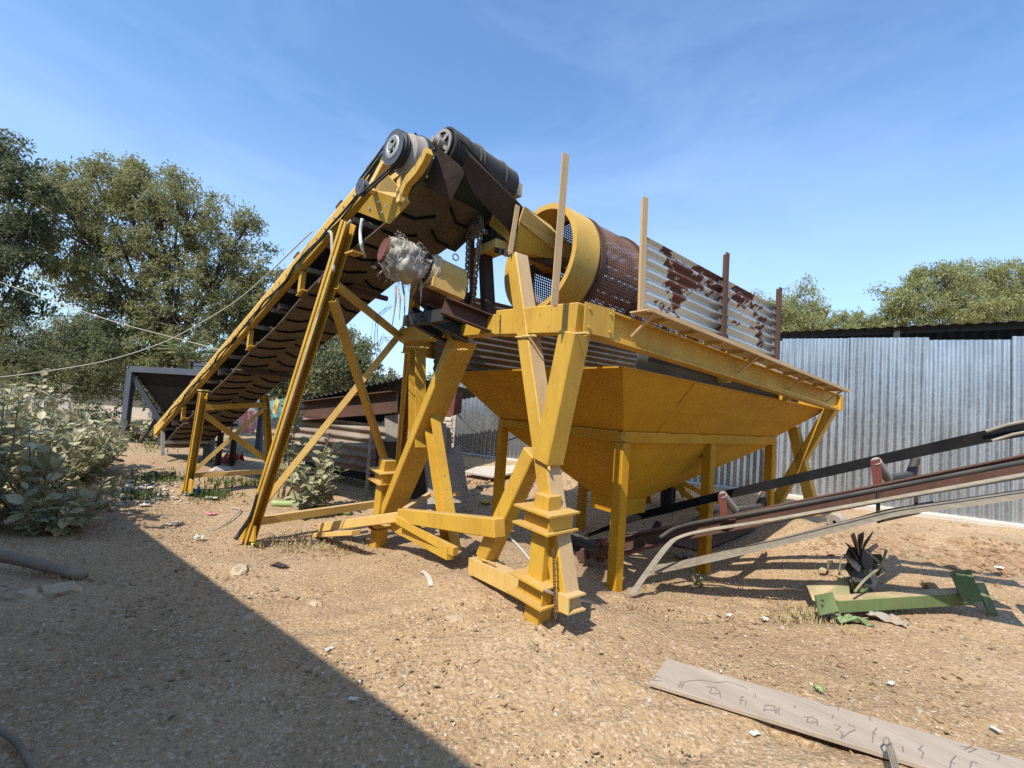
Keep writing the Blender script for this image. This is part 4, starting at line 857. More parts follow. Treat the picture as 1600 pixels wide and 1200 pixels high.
# open shed beyond the fence
SO = 2.6
def sh(u, v, off): return onp(u, v, WN, WD + off)
e0 = sh(1190, 520, SO); e1 = sh(1605, 501, SO); ext = nrm(e1 - e0); e1 = e1 + ext * 5; shd = thing('open_shed', V3(*(((e0 + e1) / 2)[:2]), .3), 'dark open shed with corrugated roof edge showing above the fence', 'shed')
b = MB(); e1h = e0 + WDIR * ((e1 - e0) @ WDIR) + EZ * (e1 - e0)[2]
b.corr(e0, e1h - e0, WN * 5 + EZ * .5, .2, .012, .004, 2); b.make('roof', 'black_steel', shd, smooth=50)
b = MB(); b.beam(e0 - EZ * .07 + WN * .25, e1h - EZ * .07 + WN * .25, .05, .07); b.make('eave_beam', 'black_steel', shd)
L = np.linalg.norm(e1h - e0)
b = MB(); b.corr(e0 + WN * 2.2 - EZ * 3.6, e1h - e0, EZ * 3.9, .2, .02, .004, 2); b.make('back_wall', 'blue_sheet', shd, smooth=50)
for k in (.02, .26, .5, .74, .98): b = MB(); p = lerp(e0, e1h, k); b.beam(V3(p[0], p[1], .2) + WN * .12, p + WN * .12 - EZ * .06, .1, .1, WN); b.make('post', 'black_steel', shd)

# ================================================================== shanty hut behind the frame
hy = 7.7
hut = thing('shanty_hut', place(*(Y(540, 780, hy + .4)[:2])), 'low shack of old corrugated sheets with a brown channel along its eave', 'hut')
def hpz(name, mb, mat, **k): return mb.make(name, mat, hut, **k)
w0, w1 = Y(440, 735, hy + .9), Y(606, 762, hy - .4); w0[2] = .02; w1[2] = -.0
wt = EZ * .92
b = MB(); b.corr(w0 + EZ * .25, EZ * .82, w1 - w0, .15, .028, .003, 6, False, .02); hpz('wall_sheet', b, 'old_corrugated', smooth=50)
b = MB(); c0, c1 = Y(464, 643, hy + .72), Y(617, 628, hy - .5); b.prof(c0, c1, CCH(.14, .36, .015, -1)); hpz('eave_channel', b, 'rust_brown')
hn_ = nrm(np.cross(EZ, w1 - w0)); hn_ = hn_ if hn_[1] > 0 else -hn_
r0, r1 = Y(462, 627, hy + .7), Y(640, 588, hy - .5)
b = MB(); b.corr(r0, r1 - r0, hn_ * 2.6 + EZ * -.12, .12, .016, .004, 2); hpz('roof', b, 'black_steel', smooth=50)
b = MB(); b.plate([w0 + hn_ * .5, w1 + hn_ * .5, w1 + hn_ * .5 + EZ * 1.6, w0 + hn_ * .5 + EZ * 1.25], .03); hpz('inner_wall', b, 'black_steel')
b = MB(); b.plate([Y(601, 650, hy - .42), Y(632, 646, hy - .45), Y(634, 693, hy - .45), Y(602, 692, hy - .42)], .01); hpz('wall_board', b, 'grey_steel')
b = MB(); b.plate([Y(587, 690, hy - .44), Y(660, 690, hy - .46), Y(668, 786, hy - .46), Y(588, 786, hy - .44)], .012); hpz('wall_board', b, 'dark_brown')
for (u, dy) in ((572, -.35), (455, .85), (632, -.5)):
    p = Y(u, 780, hy + dy); b = MB(); b.tube([V3(p[0], p[1], gz(p[0], p[1]) - .05), V3(p[0], p[1], 1.05)], .035, 10); hpz('post', b, 'grey_steel', smooth=40)
o = MB().plate([Y(672, 660, 6.75), Y(703, 664, 6.7), Y(706, 700, 6.6), Y(719, 694, 6.6), Y(735, 785, 6.2), Y(668, 788, 6.2)], .015).make('steel_plate', 'grey_steel'); tag(o, 'tall grey steel plate leaning behind the left crossed legs', 'steel plate')
o = MB().plate([Y(660, 655, 6.6), Y(697, 662, 6.6), Y(699, 704, 6.45), Y(655, 702, 6.45)], .015).make('steel_plate', 'grey_steel'); tag(o, 'smaller dusty grey plate lapped over the tall leaning plate', 'steel plate')
b = MB(); b.plate([Y(685, 613, 6.9), Y(713, 612, 6.9), Y(708, 650, 6.9), Y(688, 650, 6.9)], .02); b.plate([Y(713, 612, 6.9), Y(721, 614, 7.1), Y(720, 645, 7.1), Y(706, 650, 6.9)], .02)
zz = Y(700, 650, 6.98); b.beam(zz, V3(zz[0], zz[1], -.1), .07, .07, E1); tag(b.make('signal_box', 'red_oxide'), 'faded red metal box on a post beside the fence end', 'metal box')
b = MB()
for k in range(7): b.box(lerp(Y(698, 655, 6.86), Y(700, 690, 6.86), k / 6), V3(.075 + .01 * (k % 2), 0, 0), V3(0, .06, 0), EZ * .019)
b.box(Y(699, 672, 6.87), V3(.06, 0, 0), V3(0, .05, 0), EZ * .2); tag(b.make('coil_stack', 'paper'), 'pale ribbed stack strapped below the red box', 'stack')

# ================================================================== grey feed bin beyond the conveyor tail
gb_y = 9.4
def gq(u, v, dy=0): return Y(u, v, gb_y + dy)
tl0, tr0 = gq(206, 575), gq(338, 583, -.9); back = nrm(V3(-.12, 1, 0)) * 2.2; ap = gq(282, 672, .2)
gbn = thing('grey_feed_bin', place(*(gq(300, 690)[:2])), 'dark grey steel feed bin with sloping sides behind the conveyor tail', 'feed bin')
b = MB(); tops = [tl0, tr0, tr0 + back, tl0 + back]; tops = [V3(p[0], p[1], tl0[2] - .02) for p in tops]; cen = sum(tops) / 4; bot = [lerp(p, cen, .72) - EZ * 1.25 for p in tops]
for i in range(4): b.plate([tops[i], tops[(i + 1) % 4], bot[(i + 1) % 4], bot[i]], .01)
b.make('bin_shell', 'rubber_clean', gbn)  # near-black colour paints in the shade of the down-facing sides
for i in range(4): b = MB(); d = nrm(tops[(i + 1) % 4] - tops[i]); b.prof(tops[i] - d * .04, tops[(i + 1) % 4] + d * .04, CCH(.08, .12, .008)); b.make('rim_beam', 'grey_paint', gbn)
for p in tops: b = MB(); b.beam(V3(p[0], p[1], gz(p[0], p[1]) - .1), p, .12, .12, V3(1, 0, 0)); b.make('leg', 'grey_paint', gbn, bevel=.005)
b = MB(); b.beam(tops[0] - EZ * .1, bot[0] - EZ * .05 + V3(-.15, -.1, 0), .09, .09); b.make('corner_rib', 'grey_paint', gbn)
b = MB(); b.beam(gq(250, 646, .4), gq(214, 698, .5), .05, .05); b.make('strut', 'black_steel', gbn)
b = MB()
for k in (.33, .66): p = lerp(tops[2], tops[3], k); b.beam(p, p + EZ * .22, .05, .05, V3(1, 0, 0))
b.beam(tops[2] + EZ * .24, tops[3] + EZ * .3, .05, .07); b.plate([tops[2] + EZ * .0, tops[3], tops[3] + EZ * .3, tops[2] + EZ * .24], .008); b.make('back_board', 'grey_paint', gbn)

# far boundary wall
b = MB(); y0 = 19; p0, p1 = Y(40, 640, 21), Y(700, 650, 22); p0[2] = p1[2] = -.2; o = thing('boundary_wall', lerp(p0, p1, .5), 'weathered pale block wall along the far left boundary', 'wall')
b.beam(p0 + EZ * .75, p1 + EZ * .75, .2, 1.5); b.make('wall_body', 'concrete', o)
b = MB(); b.beam(p0 + EZ * 1.53, p1 + EZ * 1.53, .26, .06)
for k in np.linspace(0, 1, 9): q = lerp(p0, p1, k) - V3(0, .12, 0); b.beam(q, q + EZ * 1.5, .25, .06, V3(0, 1, 0))
b.make('wall_coping', 'plaster', o)
p0 = Y(70, 630, 17); b = MB(); b.box(V3(p0[0] + 2.0, 18.4, .5), V3(1.6, 0, 0), V3(0, .8, 0), EZ * .55); o = thing('low_shed', V3(p0[0] + 2, 18.4, -.1), 'small pale shed with thin flat roof by the boundary wall', 'shed'); b.make('wall', 'plaster', o)
b = MB(); b.box(V3(p0[0] + 2.0, 18.3, 1.1), V3(1.9, 0, 0), V3(0, 1.1, 0), EZ * .04); b.make('roof', 'black_steel', o)

# clothes on a line
cy = 14.0
def cloth(poly, mat, label, name='hung_cloth', amp=.05):
    p00, p10, p11, p01 = [Y(u, v, cy) for u, v in poly]; n, k = 14, 12; b = MB(); vs = []
    for th in (0, .006):
        for i in range(k + 1):
            for j in range(n + 1):
                p = lerp(lerp(p00, p10, j / n), lerp(p01, p11, j / n), i / k); vs.append(p + V3(0, 1, 0) * (th + amp * math.sin(j / n * 11 + p00[0] * 5) * (.3 + i / k)) + EZ * (-.02 * math.cos(j / n * 9) * (i == k)))
    q = (n + 1) * (k + 1); fs = []
    for i in range(k):
        for j in range(n): a = i * (n + 1) + j; fs += [(a, a + n + 1, a + n + 2, a + 1), (q + a, q + a + 1, q + a + n + 2, q + a + n + 1)]
    b.add(vs, fs); return tag(b.make(name, mat, smooth=True), label, 'laundry', 'laundry hung on the line')
cloth(((372, 643), (398, 641), (397, 678), (373, 682)), 'pink_cloth', 'pink cloth hanging under the conveyor, leftmost of the laundry')
cloth(((401, 653), (412, 650), (412, 694), (402, 696)), 'lilac_cloth', 'narrow lilac cloth hanging just right of the pink one')
cloth(((418, 627), (447, 622), (446, 650), (420, 655)), 'teal_cloth', 'pale teal cloth hanging highest behind the conveyor leg')
b = MB(); b.tube(curve([Y(365, 640, cy), Y(410, 646, cy), Y(450, 620, cy), Y(500, 612, cy)], 8), .006, 5)
for u in (365, 500): p = Y(u, 640, cy); b.tube([V3(p[0], p[1], gz(p[0], p[1]) - .1), V3(p[0], p[1], 1.25)], .03, 8)
tag(b.make('clothes_line', 'weathered_wood', smooth=True), 'clothes line between two rough poles behind the conveyor', 'clothes line')
for i, (u, v, h) in enumerate(((325, 700, 28), (340, 706, 42), (362, 706, 45))):
    p = G(u, v + 22); b = MB(); b.tube([p - EZ * .1, p + EZ * .62], .05, 8); tag(b.make('wooden_post', 'dark_brown', smooth=True), ['short dark post nearest the conveyor tail', 'middle dark post of the three beyond the conveyor', 'dark post nearest the pink cloth'][i], 'post', 'short posts beyond the conveyor')
# ================================================================== shade: the building whose shadow fills the foreground corner
gA, gB = G(178, 793), G(742, 1200); EH = 3.3
def eave(g): k = (EH - g[2]) / SUN[2]; return g + SUN * k
eA, eB = eave(gA), eave(gB); ed = nrm((eB - eA) * V3(1, 1, 0)); bk = V3(ed[1], -ed[0], 0); bk = bk if bk @ V3(-1, -1, 0) > 0 else -bk
eC = eB + ed * 7; eA[2] = eC[2] = EH
bd = thing('yard_building', V3(*((eA + eC)[:2] / 2 + bk[:2] * 2.5), 0), 'plain plastered building beside the yard whose flat roof shades the foreground', 'building')
b = MB(); m_ = (eA + eC) / 2; b.box(V3(m_[0], m_[1], EH - .08) + bk * 2.8, ed * np.linalg.norm(eC - eA) / 2, bk * 2.8, EZ * .08); b.make('roof', 'concrete', bd)
b = MB(); b.box(V3(m_[0], m_[1], (EH - .17) / 2 - .1) + bk * 3.0, ed * (np.linalg.norm(eC - eA) / 2 - .4), bk * 2.4, EZ * ((EH - .17) / 2 + .1)); b.make('wall', 'plaster', bd)
b = MB(); b.box(V3(m_[0], m_[1], .95) + bk * .58, ed * .5, bk * .03, EZ * 1.0); b.make('door', 'grey_paint', bd)

# ================================================================== trees
def rand_dirs(n):
    d = RNG.normal(size=(n, 3)); return d / np.linalg.norm(d, axis=1)[:, None]
def leaf_mesh(C, Dr, Nn, ln, wd, fold=.25):
    """rhombic leaves: centre line Dr, face normal Nn"""
    S_ = np.cross(Dr, Nn); S_ /= np.linalg.norm(S_, axis=1)[:, None] + 1e-9; N2 = np.cross(S_, Dr)
    a = C - Dr * ln[:, None] / 2; c = C + Dr * ln[:, None] / 2; b_ = C + S_ * wd[:, None] / 2 + N2 * (wd * fold)[:, None]; d_ = C - S_ * wd[:, None] / 2 + N2 * (wd * fold)[:, None]
    V = np.stack([a, b_, c, d_], 1).reshape(-1, 3); n = len(C); f = (np.arange(n)[:, None] * 4 + np.array([0, 1, 2, 3])).tolist(); return V, f
def np_object(name, V, f, mat, parent):
    me = bpy.data.meshes.new(name); o = bpy.data.objects.new(name, me); COL.objects.link(o); o.parent = parent
    me.from_pydata((V - np.array(parent.location)).tolist(), [], f); me.materials.append(M[mat]); me.update(); return o
def tree(name, label, lobes, depth, base_px, mat, ll=.15, lw=.055, per=60, spread=.38, droop=.5, group=None, cl=1.0, trunk_r=.17, dens=1.0, cat='tree', flat_=1.0):
    L = []
    for (u, v, r) in lobes:
        rr = r / F * depth; L.append((Y(u, v, depth) + V3(0, random.uniform(-.6, .6) * rr, 0), rr))
    bp = Y(base_px, 640, depth); bp = V3(bp[0], bp[1], gz(bp[0], bp[1]))
    t = thing(name, bp, label, cat, group); cen = sum(p for p, r in L) / len(L)
    mb = MB(); fork = bp + (cen - bp) * V3(.25, .25, .38); mb.tube(curve([bp - EZ * .3, bp + (fork - bp) * .5 + V3(.08, .05, 0), fork], 5), [trunk_r * (1.35 - .6 * k / 10) for k in range(11)], 9)
    CL = []; TW = []
    for (c, r) in L:
        mid = lerp(fork, c, .55) + RNG.normal(0, .12 * r, 3); mb.tube(curve([fork, mid, c], 4), [trunk_r * .42 * (1 - .8 * k / 8) for k in range(9)], 6)
        n = int(32 * dens * cl * max(.4, r) ** 1.6) + 6
        d = rand_dirs(n); k = RNG.uniform(.2, 1.25, n) ** .55; d[:, 2] *= .88 * flat_
        pts = c + d * (r * k)[:, None]; pts += np.array([noise.noise((p[0] * .9, p[1] * .9, p[2] * .9)) for p in pts])[:, None] * d * r * .7
        CL.append(pts)
        for p in pts[:max(10, int(n * .7))]:
            q = lerp(c, p, .45) + RNG.normal(0, .1 * r, 3); mb.tube([lerp(c, mid, random.uniform(0, .6)), q, p], [.022 * trunk_r / .17, .014 * trunk_r / .17, .005], 4, False)
    mb.make('trunk', 'bark', t, smooth=True)
    CL = np.concatenate(CL); CEN = np.repeat(CL, per, axis=0); n = len(CEN)
    axis = np.repeat(rand_dirs(len(CL)) * np.array([1, 1, .45]), per, axis=0)
    s = RNG.uniform(-1, 1, n)
    off = axis * (s * spread)[:, None] + RNG.normal(0, spread * .32, (n, 3)) ; off[:, 2] -= droop * spread * s ** 2
    C = CEN + off; Dr = axis * np.sign(s)[:, None] * .5 + RNG.normal(0, .55, (n, 3)); Dr[:, 2] -= droop; Dr /= np.linalg.norm(Dr, axis=1)[:, None]
    Nn = RNG.normal(0, .6, (n, 3)); Nn[:, 2] += .8
    V, f = leaf_mesh(C, Dr, Nn, RNG.uniform(.7, 1.3, n) * ll, RNG.uniform(.7, 1.3, n) * lw)
    np_object('crown', V, f, mat, t); return t
tree('neem_tree', 'big olive green spreading tree above the grey feed bin', [(200, 292, 52), (140, 320, 55), (255, 320, 55), (312, 345, 55), (362, 390, 48), (398, 425, 32), (100, 300, 40), (180, 380, 75), (260, 410, 85), (335, 440, 65), (130, 420, 60), (200, 480, 75), (290, 500, 80), (360, 500, 50), (230, 560, 70), (320, 570, 60), (165, 540, 45), (275, 590, 50), (390, 470, 30), (215, 265, 22), (290, 290, 22), (150, 265, 20), (385, 345, 16)], 15.5, 262, 'leaf_neem', .14, .05, 50, .29, .5, cl=1.35)
tree('shade_tree', 'dark tall tree cut by the left edge of the photo', [(8, 235, 32), (-35, 280, 60), (35, 275, 26), (-10, 340, 60), (40, 345, 40), (-60, 420, 80), (15, 420, 48), (-20, 490, 60), (35, 480, 30), (60, 300, 22), (55, 400, 24)], 12.5, -60, 'leaf_dark', .15, .052, 46, .28, .55, cl=1.25)
tree('thorn_shrub', 'feathery pale green thorn shrub below the gap between the two tall trees', [(40, 545, 45), (95, 545, 40), (5, 560, 55), (60, 590, 55), (140, 575, 35), (120, 600, 35), (0, 500, 30), (110, 510, 22), (150, 545, 18)], 12.0, 70, 'leaf_mesquite', .13, .028, 80, .36, .3, trunk_r=.07, cl=1.5, cat='shrub')
tree('roadside_tree', 'rounded grey green tree behind the shack roof', [(450, 545, 42), (500, 550, 48), (550, 560, 32), (475, 590, 45), (530, 590, 40), (575, 580, 20), (430, 590, 35), (420, 540, 30), (600, 600, 20)], 17, 500, 'leaf_mesquite', .19, .065, 60, .36, .5, cl=1.2)
RG = 'trees beyond the shed'
tree('leafy_tree', 'bright green tree just right of the last brown panel post', [(1205, 478, 26), (1240, 490, 36), (1215, 505, 34), (1262, 505, 22), (1180, 500, 30), (1275, 487, 10)], 24, 1225, 'leaf_bright', .22, .06, 50, .42, .5, RG, cl=.95)
tree('leafy_tree', 'low thin tree between the two taller ones beyond the shed', [(1300, 508, 20), (1330, 500, 22), (1360, 508, 22), (1310, 520, 24), (1350, 520, 26)], 25, 1330, 'leaf_bright', .22, .06, 50, .42, .5, RG, cl=.95)
tree('leafy_tree', 'broad bright tree rising in steps right of the low thin one', [(1395, 480, 26), (1430, 455, 30), (1468, 435, 28), (1410, 505, 32), (1455, 485, 42), (1500, 470, 38), (1380, 510, 20), (1435, 428, 12)], 24, 1450, 'leaf_bright', .22, .06, 50, .42, .5, RG, cl=.95)
tree('leafy_tree', 'tallest bright tree beyond the shed at the right edge of the photo', [(1530, 440, 32), (1575, 430, 32), (1620, 440, 40), (1545, 480, 42), (1600, 480, 45), (1660, 470, 50), (1515, 500, 30), (1490, 425, 14)], 25, 1590, 'leaf_bright', .22, .06, 50, .42, .5, RG, cl=.95)
tree('distant_tree', 'hazy far tree low behind the boundary wall', [(30, 575, 26), (90, 585, 24), (150, 590, 25), (190, 580, 25), (60, 595, 24), (120, 605, 20), (-20, 580, 40)], 34, 90, 'leaf_mesquite', .4, .16, 40, .8, .4, cl=.5)
tree('distant_tree', 'far tree showing between the conveyor legs', [(400, 590, 30), (450, 600, 30), (360, 600, 28), (500, 605, 28), (560, 605, 22), (610, 612, 20), (655, 610, 20)], 34, 450, 'leaf_mesquite', .4, .16, 40, .8, .4, cl=.5)

# ================================================================== broad-leaved shrubs
def oval(V, f, p, d, n, l, w):
    s = nrm(np.cross(d, n)); n = np.cross(s, d); o = len(V)
    P = [(0, 0, 0), (.3, .42, .10), (.62, .5, .12), (.9, .22, .03), (1, 0, -.10), (.9, -.22, .03), (.62, -.5, .12), (.3, -.42, .10), (.5, 0, 0)]
    V += [p + d * (x * l) + s * (y * w) + n * (z * w) for x, y, z in P]; f += [(o, o + 1, o + 2, o + 8), (o + 8, o + 2, o + 3, o + 4), (o + 4, o + 5, o + 6, o + 8), (o + 8, o + 6, o + 7, o)]
def calotropis(base, nst, hgt, spread, label, leaf=.13, group=None, lean=V3(0, 0, 0), bare=.15, name='milkweed_shrub', mat='leaf_calotropis', gap=.075):
    t = thing(name, base, label, 'shrub', group); V, f = [], []; st = MB()
    for k in range(nst):
        a = random.uniform(0, 2 * math.pi); r = random.uniform(.1, 1) ** .7; h = hgt * random.uniform(.55, 1.0) * (1 - .3 * r); tip = base + V3(math.cos(a) * spread * r, math.sin(a) * spread * r, h) + lean * h
        c = curve([base + V3(math.cos(a), math.sin(a), 0) * .06, lerp(base, tip, .45) + V3(math.cos(a), math.sin(a), 0) * spread * .12 + RNG.normal(0, .05, 3), tip], 10); st.tube(c[:-2], [.013 - .009 * i / 20 for i in range(len(c) - 2)], 5)
        ln = np.linalg.norm(tip - base); m_ = int(ln / gap)
        for i in range(m_):
            x = bare + (1 - bare) * i / m_; p = c[min(len(c) - 1, int(x * (len(c) - 1)))]; ax = nrm(c[min(len(c) - 1, int(x * 20) + 1)] - c[max(0, int(x * 20) - 1)])
            a2 = i * 1.57 + k; sd = nrm(np.cross(ax, V3(math.cos(a2), math.sin(a2), .2)))
            for sg in (-1, 1):
                if random.random() < .12: continue
                d = nrm(sd * sg + ax * random.uniform(.1, .9) + RNG.normal(0, .22, 3)); n = nrm(ax * .6 + EZ * .7 + RNG.normal(0, .35, 3)); l = leaf * random.uniform(.7, 1.25) * (1 - .45 * max(0, x - .75) / .25)
                oval(V, f, p, d, n, l, l * .62)
    st.make('stems', 'stem', t, smooth=True); np_object('foliage', np.array(V), f, mat, t); return t
CG = 'grey green shrubs along the left edge'
for i, (u, v, n, h, sp, lf, lab) in enumerate((
        (-30, 830, 30, 1.75, .8, .15, 'nearest and largest of the grey green shrubs, cut by the left edge'),
        (45, 790, 30, 1.6, .8, .15, 'tall grey green shrub standing second from the left edge in the shade'),
        (95, 755, 28, 1.35, .8, .14, 'grey green shrub in the middle of the left thicket'),
        (10, 745, 30, 1.95, .95, .15, 'tallest shrub at the back of the left thicket'),
        (135, 740, 22, 1.0, .65, .13, 'lower sunlit shrub on the right side of the left thicket'),
        (75, 830, 18, .7, .6, .14, 'low shaded shrub in front of the left thicket'),
        (140, 795, 9, .6, .5, .12, 'sparse trailing shrub at the edge of the building shadow'))):
    calotropis(G(u, v), n, h, sp, lab, lf, CG, gap=.105)
FGp = 'low shrubs by the boundary wall'
for (u, v, n, h, sp, lab) in ((170, 690, 14, .8, .6, 'low shrub left of the grey bin leg'), (120, 672, 14, .9, .7, 'pale low shrub before the boundary wall, far left'), (222, 690, 14, .7, .5, 'tufty shrub at the foot of the grey feed bin'), (150, 660, 12, .9, .8, 'shrub close to the low pale shed')):
    calotropis(G(u, v), n, h, sp, lab, .14, FGp)
calotropis(G(441, 778), 6, 2.2, .30, 'tall thin milkweed standing behind the splayed conveyor leg', .17, None, V3(.03, 0, 0), .25, gap=.10)
calotropis(G(486, 806), 11, 1.05, .48, 'milkweed bush growing behind the yellow diagonal brace', .16, None, V3(.05, 0, 0), .1)
calotropis(G(492, 800), 4, 1.75, .16, 'upright milkweed stem with pods leaning right beside the brace', .13, None, V3(.24, 0, 0), .3, gap=.09)
calotropis(G(1085, 915), 3, .17, .06, 'tiny green sprout at the edge of the conveyor shadow', .035, None, bare=.2, gap=.035, mat='plant_green', name='seedling')
calotropis(G(1304, 898), 2, .36, .08, 'thin sapling beside the black paddle wheel', .07, None, bare=.3, gap=.09, name='sapling')
calotropis(G(1345, 935), 7, .30, .25, 'small weed growing through the green frame', .09, None, bare=.1, gap=.07, name='weed')
# feather-leaved plant behind the bin
pb = Y(296, 600, 12.4); pt = thing('fern_leaved_tree', V3(pb[0], pb[1], gz(pb[0], pb[1])), 'young tree with long feathery fronds behind the grey bin', 'tree'); V, f = [], []; st = MB()
top = Y(296, 566, 12.4); st.tube([V3(pb[0], pb[1], 0), top], .035, 7)
for k in range(16):
    a = k * 2.4; tip = top + V3(math.cos(a) * .75, math.sin(a) * .75, random.uniform(.05, .55)); c = curve([top, lerp(top, tip, .5) + EZ * .14, tip], 8); st.tube(c, .007, 4)
    for i, p in enumerate(c[2:]):
        ax = nrm(c[min(len(c) - 1, i + 3)] - c[i + 1]); sd = nrm(np.cross(ax, EZ))
        for sg in (-1, 1): oval(V, f, p, nrm(sd * sg + ax * .35 - EZ * .15), nrm(EZ + RNG.normal(0, .2, 3)), .19, .055)
st.make('trunk', 'stem', pt); np_object('fronds', np.array(V), f, 'leaf_palm', pt)

# ================================================================== grass, gravel, rubble (uncountable)
def grass(regions, name, mat, hgt, n_each):
    V, f = [], []
    for (u, v, ru, rv) in regions:
        for _ in range(n_each):
            p = G(u + random.gauss(0, ru), v + random.gauss(0, rv)); a = random.uniform(0, 6.28); d = V3(math.cos(a), math.sin(a), 0); h = hgt * random.uniform(.4, 1.2); l = d * random.uniform(.1, .8) * h + EZ * h; o = len(V); s = V3(-d[1], d[0], 0) * .004 * (1 + p[1] / 5)
            V += [p - s, p + s, p + l * .6 + s * .6 + EZ * h * .08, p + l]; f.append((o, o + 1, o + 2, o + 3))
    V = np.array(V); me = bpy.data.meshes.new(name); o = bpy.data.objects.new(name, me); COL.objects.link(o); me.from_pydata(V.tolist(), [], f); me.materials.append(M[mat]); me.update(); setting(o, 'stuff'); return o
grass([(360, 756, 26, 5), (245, 748, 22, 5), (210, 775, 25, 5), (330, 775, 20, 4), (420, 757, 18, 4), (240, 695, 15, 5)], 'green_grass', 'green_grass', .09, 260)
grass([(1240, 962, 26, 8), (1290, 968, 20, 8), (455, 850, 20, 8), (490, 855, 25, 6), (560, 858, 25, 6), (1060, 870, 20, 5), (180, 770, 30, 12), (90, 880, 40, 20)], 'dry_grass', 'dry_grass', .06, 120)
def pebbles(name, pts, sizes, mat, squash=(.5, .9)):
    V, f = [], []
    ico = bmesh.new(); bmesh.ops.create_icosphere(ico, subdivisions=1, radius=1); B = np.array([v.co[:] for v in ico.verts]); FI = [tuple(v.index for v in x.verts) for x in ico.faces]; ico.free()
    for p, s in zip(pts, sizes):
        a = random.uniform(0, 6.28); R_ = np.array([[math.cos(a), -math.sin(a), 0], [math.sin(a), math.cos(a), 0], [0, 0, 1]]); q = B * np.array([1, random.uniform(.55, .95), random.uniform(*squash)]) * (1 + RNG.normal(0, .16, (len(B), 1))); o = len(V)
        V.extend((q * s) @ R_.T + p + EZ * s * .12); f.extend([tuple(i + o for i in t) for t in FI])
    V = np.array(V); me = bpy.data.meshes.new(name); o = bpy.data.objects.new(name, me); COL.objects.link(o); me.from_pydata(V.tolist(), [], f); me.materials.append(M[mat]); me.update(); setting(o, 'stuff'); return o
def ground_pts(n, amin, amax, rmin, rmax, pw=1.0):
    a = np.radians(RNG.uniform(amin, amax, n)); r = rmin + (rmax - rmin) * RNG.uniform(0, 1, n) ** pw; x, y = r * np.cos(a), r * np.sin(a); return np.stack([x, y, gz_arr(x, y)], 1)
p = ground_pts(17000, 45, 138, 1.3, 7.5, .85); s = RNG.lognormal(-5.3, .42, len(p)); pebbles('gravel', p, np.clip(s, .0025, .016) , 'stone', (.35, .8))
p = ground_pts(260, 45, 138, 1.8, 10); s = RNG.lognormal(-4.1, .35, len(p)); pebbles('small_stones', p, np.clip(s, .008, .035), 'clod', (.35, .7))
def heap(name, spots, mat, squash=(.6, .9), sink=.1):
    P, Sz = [], []
    for (u, v, ru, rv, n, s0, s1) in spots:
        for _ in range(n): g_ = G(u + random.gauss(0, ru), v + random.gauss(0, rv)); s_ = random.uniform(s0, s1) * random.random() ** .5; P.append(g_ + EZ * s_ * .15); Sz.append(s_); P[-1] = P[-1] - EZ * s_ * sink
    return pebbles(name, P, Sz, mat, squash)
heap('soil_clods', [(1330, 840, 28, 8, 90, .01, .06), (1420, 845, 38, 10, 150, .01, .08), (1500, 862, 40, 12, 190, .01, .10), (1580, 880, 40, 13, 150, .01, .10), (1500, 905, 50, 12, 90, .01, .04), (1280, 850, 30, 12, 40, .01, .04)], 'clod', (.6, .9), .45)
heap('broken_rock', [(740, 765, 30, 14, 140, .02, .07), (830, 745, 35, 12, 160, .02, .06), (900, 735, 35, 14, 200, .02, .07), (940, 765, 15, 15, 90, .02, .06), (860, 775, 30, 12, 90, .02, .06), (720, 745, 18, 8, 50, .02, .07)], 'stone', (.55, .9))
heap('rubbish_crumbs', [(215, 765, 30, 9, 130, .015, .06), (255, 775, 28, 6, 70, .015, .05), (470, 848, 40, 5, 50, .008, .02), (560, 852, 40, 4, 40, .008, .018)], 'paper', (.2, .5))
def litter(name, pts, size, mat):
    V, f = [], []
    for p in pts:
        a = random.uniform(0, 6.28); d = V3(math.cos(a), math.sin(a), random.uniform(-.2, .3)); s_ = V3(-d[1], d[0], random.uniform(-.4, .4)); l = size * random.uniform(.4, 1.3); w = l * random.uniform(.25, .6); o = len(V); c = p + EZ * .006
        V += [c - d * l / 2, c + s_ * w / 2 + EZ * .004, c + d * l / 2 + EZ * l * .15, c - s_ * w / 2 + EZ * .006]; f.append((o, o + 1, o + 2, o + 3))
    V = np.array(V); me = bpy.data.meshes.new(name); o = bpy.data.objects.new(name, me); COL.objects.link(o); me.from_pydata(V.tolist(), [], f); me.materials.append(M[mat]); me.update(); setting(o, 'stuff')
def around(spots): return [G(u + random.gauss(0, ru), v + random.gauss(0, rv)) for (u, v, ru, rv, n) in spots for _ in range(n)]
litter('dry_leaves', around([(250, 810, 70, 22, 260), (120, 860, 60, 25, 160), (460, 850, 60, 10, 160), (560, 870, 50, 10, 90), (1200, 965, 60, 14, 160), (1380, 985, 70, 14, 110), (330, 900, 90, 30, 160), (260, 1000, 120, 60, 160), (1450, 1080, 120, 60, 130), (760, 1050, 160, 60, 120)]), .045, 'dry_leaf')
litter('pale_chips', around([(240, 790, 60, 18, 130), (470, 848, 60, 8, 90), (1230, 968, 60, 12, 70), (880, 1080, 200, 60, 90), (1400, 1060, 130, 60, 50), (220, 980, 120, 60, 50)]), .022, 'paper')
